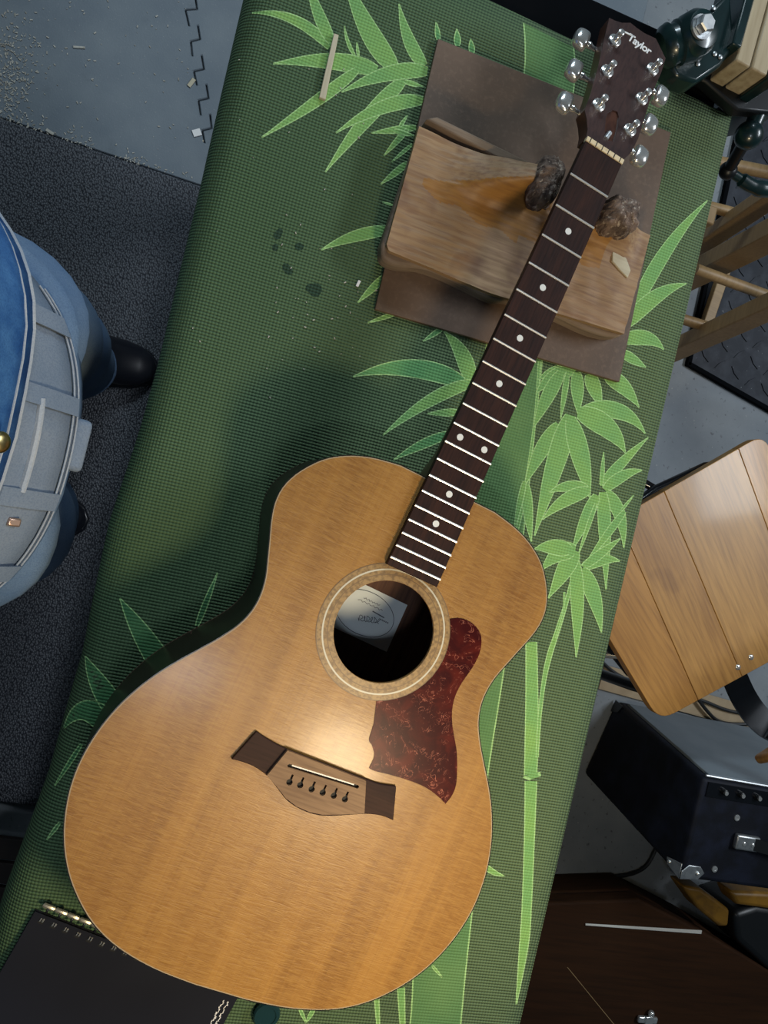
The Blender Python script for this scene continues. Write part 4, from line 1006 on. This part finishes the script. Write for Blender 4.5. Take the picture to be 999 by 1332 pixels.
# strap handle with chrome end caps
bm = BM(); pth = catmull([tp(0.30,0.54,0.008), tp(0.36,0.545,0.016), tp(0.50,0.55,0.022), tp(0.64,0.555,0.016), tp(0.70,0.56,0.008)], 5); prev = None; sv = (Dt-Bt).normalized()
for i, p in enumerate(pth):
    d = (pth[min(i+1,len(pth)-1)]-pth[max(i-1,0)]).normalized(); n_ = d.cross(sv)
    ring = [bm.verts.new(p+sv*a*0.012+n_*b*0.003) for a, b in ((-1,-1),(1,-1),(1,1),(-1,1))]
    if prev: [bm.faces.new((prev[k], prev[(k+1)%4], ring[(k+1)%4], ring[k])) for k in range(4)]
    else: bm.faces.new(ring[::-1])
    prev = ring
bm.faces.new(prev); hd = obj('handle', bm, BLKP, amp)
for s_ in (0.275, 0.725):
    bm = BM(); R4 = Matrix((wn, sv, tn)).transposed(); add_box(bm, tp(s_, 0.545 if s_ < 0.5 else 0.56, 0.006), (0.055, 0.030, 0.012), R4); ec = obj('handle_cap', bm, ZINC, hd, bevel=0.004, seg=3)
    for k in (-0.010, 0.010):
        bm = BM(); add_sphere(bm, tp(s_, 0.55, 0.012)+wn*k, 0.0045, (1,1,0.5), 12, 6); obj('cap_screw', bm, CHROME, hd)
# corner bracket
K = Dt-AO+lift; e2 = (Dt-Ac).normalized()*-1; e1 = (Bt-Dt).normalized()
bm = BM(); nl = -wn
def plate(bm, pts, nrm, th_=0.0022):
    a_ = [bm.verts.new(p) for p in pts]; b_ = [bm.verts.new(p+nrm*th_) for p in pts]; bm.faces.new(b_); bm.faces.new(a_[::-1])
    for i in range(len(pts)): bm.faces.new((a_[i], a_[(i+1)%len(pts)], b_[(i+1)%len(pts)], b_[i]))
plate(bm, [K, K+wn*0.040+e1*0.004, K+wn*0.052+e1*0.018, K+wn*0.040+e1*0.030, K+wn*0.014+e1*0.030, K+e1*0.016], tn)
plate(bm, [K, K+e1*0.030, K+e1*0.024+e2*0.020, K+e1*0.016+e2*0.045, K+e1*0.004+e2*0.04], nl)
cb = obj('corner_bracket', bm, ZINC, amp, bevel=0.001)
for p, n_ in ((K+wn*0.036+e1*0.016, tn), (K+e1*0.012+e2*0.034, nl)):
    bm = BM(); add_sphere(bm, p+n_*0.0025, 0.0042, (1,1,1), 10, 6); obj('bracket_screw', bm, CHROME, cb)
bm = BM(); A2 = Aa-AO+lift
plate(bm, [A2, A2+up.normalized()*0.04, A2+up.normalized()*0.03+(Ac-Aa).normalized()*0.02, A2+(Ac-Aa).normalized()*0.03], nl); obj('corner_bracket', bm, BLKP, amp)
bm = BM()
for s_ in (0.06, 0.94): 
    for r_ in (0.12, 0.88): add_cyl(bm, Aa-AO+(Ac-Aa)*r_+wd*s_, Aa-AO+(Ac-Aa)*r_+wd*s_+Vector((0,0,0.012)), 0.014, 14)
obj('rubber_feet', bm, BLKP, amp)

# ------------------------------------------------------------------ floor clutter on the right
a = U(778,898,0.004); b = U(1010,962,0.004); d = b-a
bm = BM(); add_box(bm, (d.length/2, 0, 0.004), (d.length, 0.060, 0.006)); tag(obj('wood_offcut', bm, CARD, loc=(a.x, a.y+0.034, 0.0), rotz=math.atan2(d.y, d.x), bevel=0.001), 'thin tan board lying on the floor in front of the amplifier', 'board')
def cable(name, pts, r, lb):
    bm = BM(); add_tube(bm, catmull(pts, 8), r, 8); tag(obj(name, bm, BLKP), lb, 'cable')
cable('cable', [U(x, y, 0.006) for x, y in [(720,1140),(770,1142),(815,1138),(838,1128),(850,1110),(862,1080)]], 0.005, 'black cable curving over the dark floor below the amplifier')
cable('cable', [U(x, y, 0.012) for x, y in [(770,846),(795,872),(830,890),(870,898),(915,912),(950,925),(1010,935)]], 0.0045, 'black cable running past the tan board in front of the amplifier')
cable('cable', [U(x, y, 0.02) for x, y in [(905,905),(920,925),(935,938),(960,942),(1010,940)]], 0.0045, 'black cable curving beneath the chair back bar')
# dark pry bar like strip at the mat edge
a = U(784,872,0.01); b = U(722,1060,0.01); d = b-a
bm = BM(); add_box(bm, (d.length/2,0,0.012), (d.length, 0.03, 0.024)); tag(obj('black_rail', bm, BLKP, loc=(a.x-0.02, a.y, 0), rotz=math.atan2(d.y,d.x), bevel=0.003), 'long black rail on the floor along the right of the bench', 'rail')
# brown case
ZK = 0.13
cp_ = [U(x, y, ZK) for x, y in [(640,1176),(735,1174),(832,1170),(915,1212),(1010,1268),(1060,1420),(600,1420)]]
cs = thing('brown_case', 'dark brown flat case with a chrome latch on the floor, lower right', 'case', (1.2, -0.9, 0)); SO = Vector((1.2,-0.9,0))
bm = BM(); add_prism(bm, [(p.x-SO.x, p.y-SO.y) for p in cp_][::-1], 0.0, 0.085); obj('case_bottom', bm, CASEB, cs, bevel=0.006, seg=3)
bm = BM(); add_prism(bm, [(p.x-SO.x, p.y-SO.y) for p in cp_][::-1], 0.088, ZK); obj('case_lid', bm, CASEB, cs, bevel=0.006, seg=3)
lp = U(840,1324,ZK)-SO
bm = BM(); add_box(bm, lp+Vector((0,0,0.006)), (0.052, 0.016, 0.010)); lt = obj('latch', bm, CHROME, cs, bevel=0.004, seg=3)
bm = BM(); add_sphere(bm, lp+Vector((0.005,0.016,0.008)), 0.0075); add_box(bm, lp+Vector((0,0,0.012)), (0.02,0.022,0.006)); obj('latch_knob', bm, CHROME, lt, bevel=0.001)
bm = BM(); poly_line(bm, [tuple((U(x, y, ZK)-SO).xy) for x, y in [(738,1258),(760,1285),(800,1334),(830,1370)]], 0.0014, ZK+0.0004); obj('scratch_line', bm, PINE, cs, smooth=0, recalc=False)
a = U(761,1202,ZK+0.001); b = U(912,1212,ZK+0.001); d = b-a  # thin off-white strip across the case lid
bm = BM(); add_box(bm, (d.length/2,0,0.0015), (d.length, 0.0085, 0.003))
for v in bm.verts:
    if v.co.x < 0.01: v.co.y *= 0.5
tag(obj('white_strip', bm, PAPER, loc=(a.x, a.y, ZK+0.0008), rotz=math.atan2(d.y,d.x), bevel=0.001), 'thin off-white strip lying on the brown case', 'stick')
# yellow and black tool
ty = U(925,1172,0.16); tl = thing('power_tool', 'yellow and black power tool partly hidden below the amplifier', 'tool', (ty.x, ty.y, 0)); TO = Vector((ty.x, ty.y, 0))
yb = [U(x, y, 0.16)-TO for x, y in [(888,1153),(912,1156),(950,1184),(948,1206),(936,1206),(910,1184)]]
bm = BM(); add_prism(bm, [(p.x, p.y) for p in yb][::-1], 0.10, 0.16); obj('yellow_guard', bm, YELL, tl, bevel=0.008, seg=3)
yb = [U(x, y, 0.15)-TO for x, y in [(950,1160),(1060,1165),(1060,1192),(990,1182),(958,1178)]]
bm = BM(); add_prism(bm, [(p.x, p.y) for p in yb][::-1], 0.09, 0.15); obj('yellow_grip', bm, YELL, tl, bevel=0.010, seg=3)
yb = [U(x, y, 0.14)-TO for x, y in [(955,1188),(985,1178),(1060,1190),(1060,1290),(1000,1262),(958,1224)]]
bm = BM(); add_prism(bm, [(p.x, p.y) for p in yb][::-1], 0.0, 0.14); obj('motor_body', bm, BLKP, tl, bevel=0.015, seg=4)
# low dark crate by the bench at the lower left
cr = U(50,1030,0.25)
crate = thing('dark_crate', 'dark crate standing on the floor left of the bench, in shadow', 'crate', (cr.x-0.06, cr.y-0.17, 0))
CRB = Mt('dark_stained_board', (0.022, 0.012, 0.010), 0.6, 0, [((30,8,30), 2, (0.012,0.008,0.008), 0.4, 0.7)])
for k in range(4):
    bm = BM(); add_box(bm, (0, -0.06+k*0.042, 0.246), (0.16, 0.036, 0.012)); obj('slat', bm, CRB, crate, bevel=0.001)
bm = BM()
for sx in (-0.07, 0.07): add_box(bm, (sx, 0.003, 0.12), (0.015, 0.165, 0.24))
obj('crate_side', bm, CRB, crate)

# ------------------------------------------------------------------ person standing at the left
per = thing('person', 'person in faded blue jeans and denim shirt standing against the left bench edge', 'person', (-0.25, 0.02, 0))
PO = Vector((-0.25, 0.02, 0))
def loft(bm, rings, closed=True, cap=True, mi=0):
    rv = [[bm.verts.new(p) for p in r] for r in rings]
    for a, b in zip(rv, rv[1:]):
        n_ = len(a)
        for k in range(n_ if closed else n_-1):
            f_ = bm.faces.new((a[k], a[(k+1)%n_], b[(k+1)%n_], b[k])); f_.material_index = mi
    if cap and closed: bm.faces.new(rv[0][::-1]); bm.faces.new(rv[-1])
    return rv
def ell(cx, cy, rx, ry, z, n=40, pw=2.0, tilt=0.0):
    out = []
    for k in range(n):
        a_ = 2*math.pi*k/n; c_, s_ = math.cos(a_), math.sin(a_)
        x = math.copysign(abs(c_)**(2/pw), c_)*rx; y = math.copysign(abs(s_)**(2/pw), s_)*ry
        out.append(Vector((cx+x, cy+y, z+tilt*x))-PO)
    return out
# body: one continuous skin
bm = BM(); sl = bm.verts.layers.skin.verify(); V = {}
def sv_(n_, p, r, root=False):
    v = bm.verts.new(Vector(p)-PO); v[sl].radius = (r, r) if not isinstance(r, tuple) else r; v[sl].use_root = root; V[n_] = v
def se(*ns):
    for a, b in zip(ns, ns[1:]): bm.edges.new((V[a], V[b]))
sv_('pel', (-0.25, 0.0, 0.93), (0.10, 0.12), True); sv_('bel', (-0.26, 0.0, 1.08), (0.095, 0.12)); sv_('che', (-0.28, 0.0, 1.28), (0.09, 0.13)); sv_('sho', (-0.29, 0.0, 1.40), (0.06, 0.085))
sv_('nec', (-0.285, 0.0, 1.485), 0.056); sv_('he0', (-0.262, 0.0, 1.545), (0.074, 0.064)); sv_('he1', (-0.262, 0.0, 1.615), (0.102, 0.080)); sv_('he2', (-0.275, 0.0, 1.69), (0.080, 0.066))
se('pel','bel','che','sho','nec','he0','he1','he2')
for s_, k in ((1,'l'),(-1,'r')):
    sv_('sh'+k, (-0.30, s_*0.165, 1.375), 0.046); sv_('el'+k, (-0.36, s_*0.235, 1.13), 0.042); sv_('wr'+k, (-0.33, s_*0.235, 0.90), 0.028); sv_('pa'+k, (-0.325, s_*0.232, 0.84), (0.032, 0.018))
    se('sho','sh'+k,'el'+k,'wr'+k,'pa'+k)
    for i, (dx, ln) in enumerate(((0.028,0.070),(0.010,0.082),(-0.008,0.077),(-0.025,0.060))):
        sv_('f%d%s'%(i,k), (-0.325+dx, s_*0.230, 0.795), 0.0095); sv_('g%d%s'%(i,k), (-0.325+dx*1.05, s_*0.224, 0.795-ln*0.45), 0.0088); sv_('h%d%s'%(i,k), (-0.325+dx*1.0, s_*0.212, 0.795-ln*0.85), 0.0075); se('pa'+k, 'f%d%s'%(i,k), 'g%d%s'%(i,k), 'h%d%s'%(i,k))
    sv_('t0'+k, (-0.292, s_*0.224, 0.845), 0.011); sv_('t1'+k, (-0.275, s_*0.216, 0.805), 0.0095); se('pa'+k,'t0'+k,'t1'+k)
    hy2 = 0.095*s_
    sv_('hi'+k, (-0.25, hy2, 0.86), 0.075)
    if s_ > 0: sv_('kn'+k, (-0.215, 0.135, 0.48), 0.050); sv_('an'+k, (-0.255, 0.165, 0.10), 0.034); sv_('mi'+k, (-0.20, 0.182, 0.055), 0.022); sv_('to'+k, (-0.155, 0.196, 0.038), 0.014)
    else: sv_('kn'+k, (-0.20, -0.115, 0.48), 0.050); sv_('an'+k, (-0.30, -0.125, 0.10), 0.034); sv_('mi'+k, (-0.25, -0.128, 0.055), 0.022); sv_('to'+k, (-0.21, -0.133, 0.038), 0.014)
    se('pel','hi'+k,'kn'+k,'an'+k,'mi'+k,'to'+k)
o = obj('body', bm, SKIN, per, smooth=0, recalc=False)
o.modifiers.new('skin', 'SKIN').use_smooth_shade = True; ss = o.modifiers.new('sub', 'SUBSURF'); ss.levels = 2; ss.render_levels = 2
# face pieces and hair
bm = BM(); add_sphere(bm, Vector((-0.290,0,1.645))-PO, 1, (0.100,0.088,0.098), 24, 16)
for v in bm.verts:
    q_ = v.co+PO
    if q_.x > -0.225 and q_.z < 1.700: v.co.x = min(v.co.x, (-0.250-PO.x))
    if q_.z < 1.575: v.co.z = 1.575
obj('hair', bm, HAIR, per, smooth=180)
bm = BM(); add_sphere(bm, Vector((-0.183,0,1.592))-PO, 1, (0.017,0.012,0.020)); obj('nose', bm, SKIN, per, smooth=180)
for s_ in (-1, 1):
    bm = BM(); add_sphere(bm, Vector((-0.201,s_*0.030,1.617))-PO, 0.0105); e = obj('eye', bm, WHITEP, per, smooth=180)
    bm = BM(); add_sphere(bm, Vector((-0.1925,s_*0.030,1.617))-PO, 0.0048, (0.6,1,1)); obj('iris', bm, HAIR, e, smooth=180)
    bm = BM(); add_sphere(bm, Vector((-0.270,s_*0.080,1.605))-PO, 1, (0.018,0.009,0.030)); obj('ear', bm, SKIN, per, smooth=180)
bm = BM(); add_sphere(bm, Vector((-0.190,0,1.560))-PO, 1, (0.008,0.024,0.0055)); obj('mouth', bm, Mt('lips', (0.40,0.16,0.13), 0.5), per, smooth=180)
# jeans: two legs joined into one pelvis surface
def jfront(z): return float(np.interp(z, [0.80, 0.90, 0.945, 0.965, 1.0, 1.03], [-0.120, -0.108, -0.104, -0.108, -0.126, -0.146]))
bm = BM(); rings = []
for z in (0.84, 0.88, 0.91, 0.945, 0.965, 0.985, 1.0, 1.02, 1.03):
    fx = jfront(z); bxk = -0.40; ry = float(np.interp(z, [0.84, 0.92, 0.96, 1.03], [0.185, 0.178, 0.165, 0.155])); r_ = ell((fx+bxk)/2, -0.012, (fx-bxk)/2, ry, z, 48, 2.3)
    for p in r_: p += Vector((1,0,0))*0.003*mn.noise(p*14)
    rings.append(r_)
loft(bm, rings, True, True)
JE = obj('jeans', bm, JEANS, per, smooth=180)
def trouser(name, pts, rad):
    bm = BM(); rs = []
    P = catmull(pts, 6); Rr = catmull([(r, r2_, 0) for r, r2_ in rad], 6)
    for i, (p, r) in enumerate(zip(P, Rr)):
        k = 1+0.05*math.sin(i*0.9); rs.append([q_+Vector((1,0.3,0))*0.010*mn.noise(Vector((q_.x*9, q_.y*9, q_.z*12))) for q_ in ell(p.x, p.y, r.x*k, r.y*k, p.z, 32, 2.1)])
    loft(bm, rs, True, True); o = obj(name, bm, JEANS, JE, smooth=180); return o
trouser('trouser_leg', [(-0.265,0.070,0.965),(-0.262,0.084,0.93),(-0.258,0.092,0.88),(-0.250,0.108,0.78),(-0.242,0.126,0.62),(-0.240,0.138,0.46),(-0.248,0.146,0.30),(-0.255,0.158,0.16),(-0.255,0.162,0.085)], [(0.05,0.04),(0.115,0.082),(0.128,0.096),(0.112,0.090),(0.098,0.082),(0.085,0.074),(0.078,0.068),(0.074,0.064),(0.074,0.062)])
trouser('trouser_leg', [(-0.265,-0.080,0.965),(-0.258,-0.090,0.93),(-0.250,-0.094,0.88),(-0.238,-0.100,0.78),(-0.230,-0.104,0.62),(-0.234,-0.108,0.46),(-0.252,-0.112,0.30),(-0.265,-0.118,0.16),(-0.270,-0.120,0.085)], [(0.05,0.04),(0.115,0.082),(0.128,0.094),(0.118,0.092),(0.104,0.084),(0.092,0.078),(0.080,0.070),(0.074,0.064),(0.074,0.062)])
# waistband, lying proud of the jeans
bm = BM(); rs = []
for z, off in ((0.958, 0.0015), (0.960, 0.005), (0.985, 0.0055), (1.010, 0.005), (1.022, 0.0045)):
    fx = jfront(z)+off; ry = float(np.interp(z, [0.84, 0.92, 0.96, 1.03], [0.185, 0.178, 0.165, 0.155]))+off; rs.append(ell((fx-0.40)/2, -0.012, (fx+0.40)/2, ry, z, 56, 2.3))
loft(bm, rs, True, False); WB = obj('waistband', bm, BAND, JE, smooth=180)
def band_pt(y, z, off):
    fx = jfront(z)+off; ry = float(np.interp(z, [0.84, 0.92, 0.96, 1.03], [0.185, 0.178, 0.165, 0.155]))+off
    k = max(0.0, 1-abs((y+0.012)/ry)**2.3)**(1/2.3); cx = (fx-0.40)/2; return Vector((cx+(fx+0.40)/2*k, y, z))-PO
for y in (0.037, -0.046, -0.112, 0.100):
    bm = BM(); prev = None
    for z, o_ in ((0.961,0.0062),(0.964,0.008),(0.975,0.0088),(0.995,0.0088),(1.012,0.008),(1.020,0.0062)):
        ring = [bm.verts.new(band_pt(y+dy, z, o_+dn)) for dy, dn in ((-0.0075,0),(0.0075,0),(0.0075,-0.003),(-0.0075,-0.003))]
        if prev: [bm.faces.new((prev[k], prev[(k+1)%4], ring[(k+1)%4], ring[k])) for k in range(4)]
        else: bm.faces.new(ring[::-1])
        prev = ring
    bm.faces.new(prev); obj('belt_loop', bm, BAND, WB, smooth=40)
for z, o_ in ((0.960, 0.0058), (0.968, 0.0062)):
    bm = BM(); add_tube(bm, [band_pt(-0.15+k*0.0075, z, o_) for k in range(38)], 0.0008, 6); obj('stitching', bm, PIPE, WB)
# fly flap end sticking out
bm = BM(); add_box(bm, band_pt(0.006, 0.952, 0.006), (0.016, 0.046, 0.014), Matrix.Rotation(0.5, 3, 'Y')); obj('fly_flap', bm, BAND, JE, bevel=0.005, seg=3)
bm = BM(); p = band_pt(-0.066, 1.000, 0.006); add_box(bm, p, (0.011, 0.007, 0.004), Matrix.Rotation(0.75, 3, 'Y')); obj('zip_pull', bm, COPPER, WB, bevel=0.0015)
bm = BM(); add_tube(bm, [band_pt(0.035-0.004*k, 1.004, 0.0055) for k in range(20)], 0.0032, 8); obj('frayed_seam', bm, PIPE, WB)
# shirt: open-hemmed surface with curved tail, placket and snap
HEM = [(0,300),(16,330),(34,365),(50,395),(57,420),(56,440),(48,465),(41,500),(38,540),(38,575),(40,605),(36,635),(25,665),(10,688),(-6,705)]
bm = BM(); N = 48; rows = []
def hemz(a_):      # lower edge height around the body; the front panel lifts over the waistband
    return 1.012+0.012*math.cos(a_)-0.045*max(0, math.sin(a_))**3
def shirt_ring(zf, flare=0.0):
    out = []
    for k in range(N):
        a_ = 2*math.pi*k/N; z = zf(a_)
        fx = float(np.interp(z, [0.95, 1.0, 1.03, 1.06, 1.12, 1.2, 1.3, 1.42], [-0.125, -0.132, -0.136, -0.138, -0.145, -0.150, -0.165, -0.21])); bx_ = float(np.interp(z, [0.95, 1.2, 1.42], [-0.42, -0.40, -0.38]))
        ry = float(np.interp(z, [0.95, 1.0, 1.1, 1.3, 1.42], [0.200, 0.190, 0.178, 0.20, 0.17]))
        c_, s_ = math.cos(a_), math.sin(a_); x = (fx+bx_)/2+math.copysign(abs(c_)**0.85, c_)*(fx-bx_)/2; y = 0.0+math.copysign(abs(s_)**0.85, s_)*ry
        p = Vector((x, y, z)); p += Vector((c_, s_, 0))*0.006*mn.noise(Vector((x*10, y*14, z*8))); out.append(p-PO)
    return out
rs = [shirt_ring(hemz)]
for i in range(1, 12): rs.append(shirt_ring(lambda a_, i=i: hemz(a_)+(1.42-hemz(a_))*i/11))
top_ = rs[-1]
for kk, zz in ((0.93, 1.447), (0.62, 1.476), (0.45, 1.502)):
    rs.append([Vector((p.x*kk+(-0.287-PO.x)*(1-kk), p.y*kk+(-PO.y)*(1-kk), zz)) for p in top_])
loft(bm, rs, True, False); SH = obj('shirt', bm, SHIRT, per, smooth=180)
s = SH.modifiers.new('thick', 'SOLIDIFY'); s.thickness = 0.003; s.offset = 1
bm = BM(); hp_ = rs[0]; add_tube(bm, [Vector(hp_[k % N])+Vector((0.002*math.cos(2*math.pi*k/N),0.002*math.sin(2*math.pi*k/N),0)) for k in range(-14, 15)], 0.0026, 8); obj('hem_seam', bm, PIPE, SH)
bm = BM(); h2_ = shirt_ring(lambda a_: hemz(a_)+0.022); add_tube(bm, [Vector(h2_[k % N])+Vector((0.0035,0,0)) for k in range(-10, 11)], 0.0012, 6); obj('hem_stitching', bm, PIPE, SH)
for s_, k in ((1,'l'),(-1,'r')):
    bm = BM(); P = catmull([(-0.295, s_*0.085, 1.395), (-0.305, s_*0.185, 1.365), (-0.345, s_*0.235, 1.18), (-0.352, s_*0.24, 1.08), (-0.335, s_*0.237, 0.93)], 5)
    add_tube(bm, [p-PO for p in P], [0.066]*2+[0.078]*6+[0.064]*6+[0.055]*4+[0.046]*3, 18, True); obj('sleeve', bm, SHIRT, SH, smooth=180)
bm = BM(); p = U(4,576,1.075); 
add_lathe(bm, [(0,0.0078),(0.001,0.0078),(0.0025,0.0068),(0.0036,0.0045),(0.004,0.001)], Vector((p.x-0.002, p.y, p.z))-PO, (0.75,0.0,0.66), 22); obj('snap_button', bm, BRASS, SH)
# shoes
def shoe(tx, ty, dirv, name='shoe'):
    d = Vector((*dirv, 0)).normalized(); sd_ = Vector((-d.y, d.x, 0)); bm = BM(); rs = []
    for s, hw, zt_ in ((0,0.010,0.035),(-0.010,0.026,0.050),(-0.030,0.039,0.062),(-0.06,0.045,0.082),(-0.085,0.045,0.110),(-0.105,0.044,0.150),(-0.125,0.043,0.185),(-0.20,0.042,0.190),(-0.26,0.040,0.185),(-0.285,0.028,0.170),(-0.292,0.010,0.12)):
        c_ = Vector((tx, ty, 0))+d*s
        rs.append([c_+sd_*hw*math.cos(a_)+Vector((0,0,0.016+max(0, zt_-0.016)*(0.5+0.5*math.sin(a_))**0.8)) -PO for a_ in [2*math.pi*k/20 for k in range(20)]])
    loft(bm, rs); so = obj(name, bm, SHOE, per, smooth=180)
    bm = BM(); o_ = []
    for s, hw in ((0.004,0.012),(-0.012,0.032),(-0.04,0.044),(-0.08,0.049),(-0.14,0.042),(-0.21,0.038),(-0.27,0.036),(-0.297,0.018)): o_.append((s, hw))
    pts = [Vector((tx,ty,0))+d*s+sd_*hw-PO for s, hw in o_]+[Vector((tx,ty,0))+d*s-sd_*hw-PO for s, hw in o_[::-1]]
    add_prism(bm, [(p.x, p.y) for p in pts], 0.0165, 0.034); obj('sole', bm, SHOE, so, bevel=0.004)
shoe(-0.118, 0.200, (1, 0.10)); shoe(-0.178, -0.135, (1, -0.12))
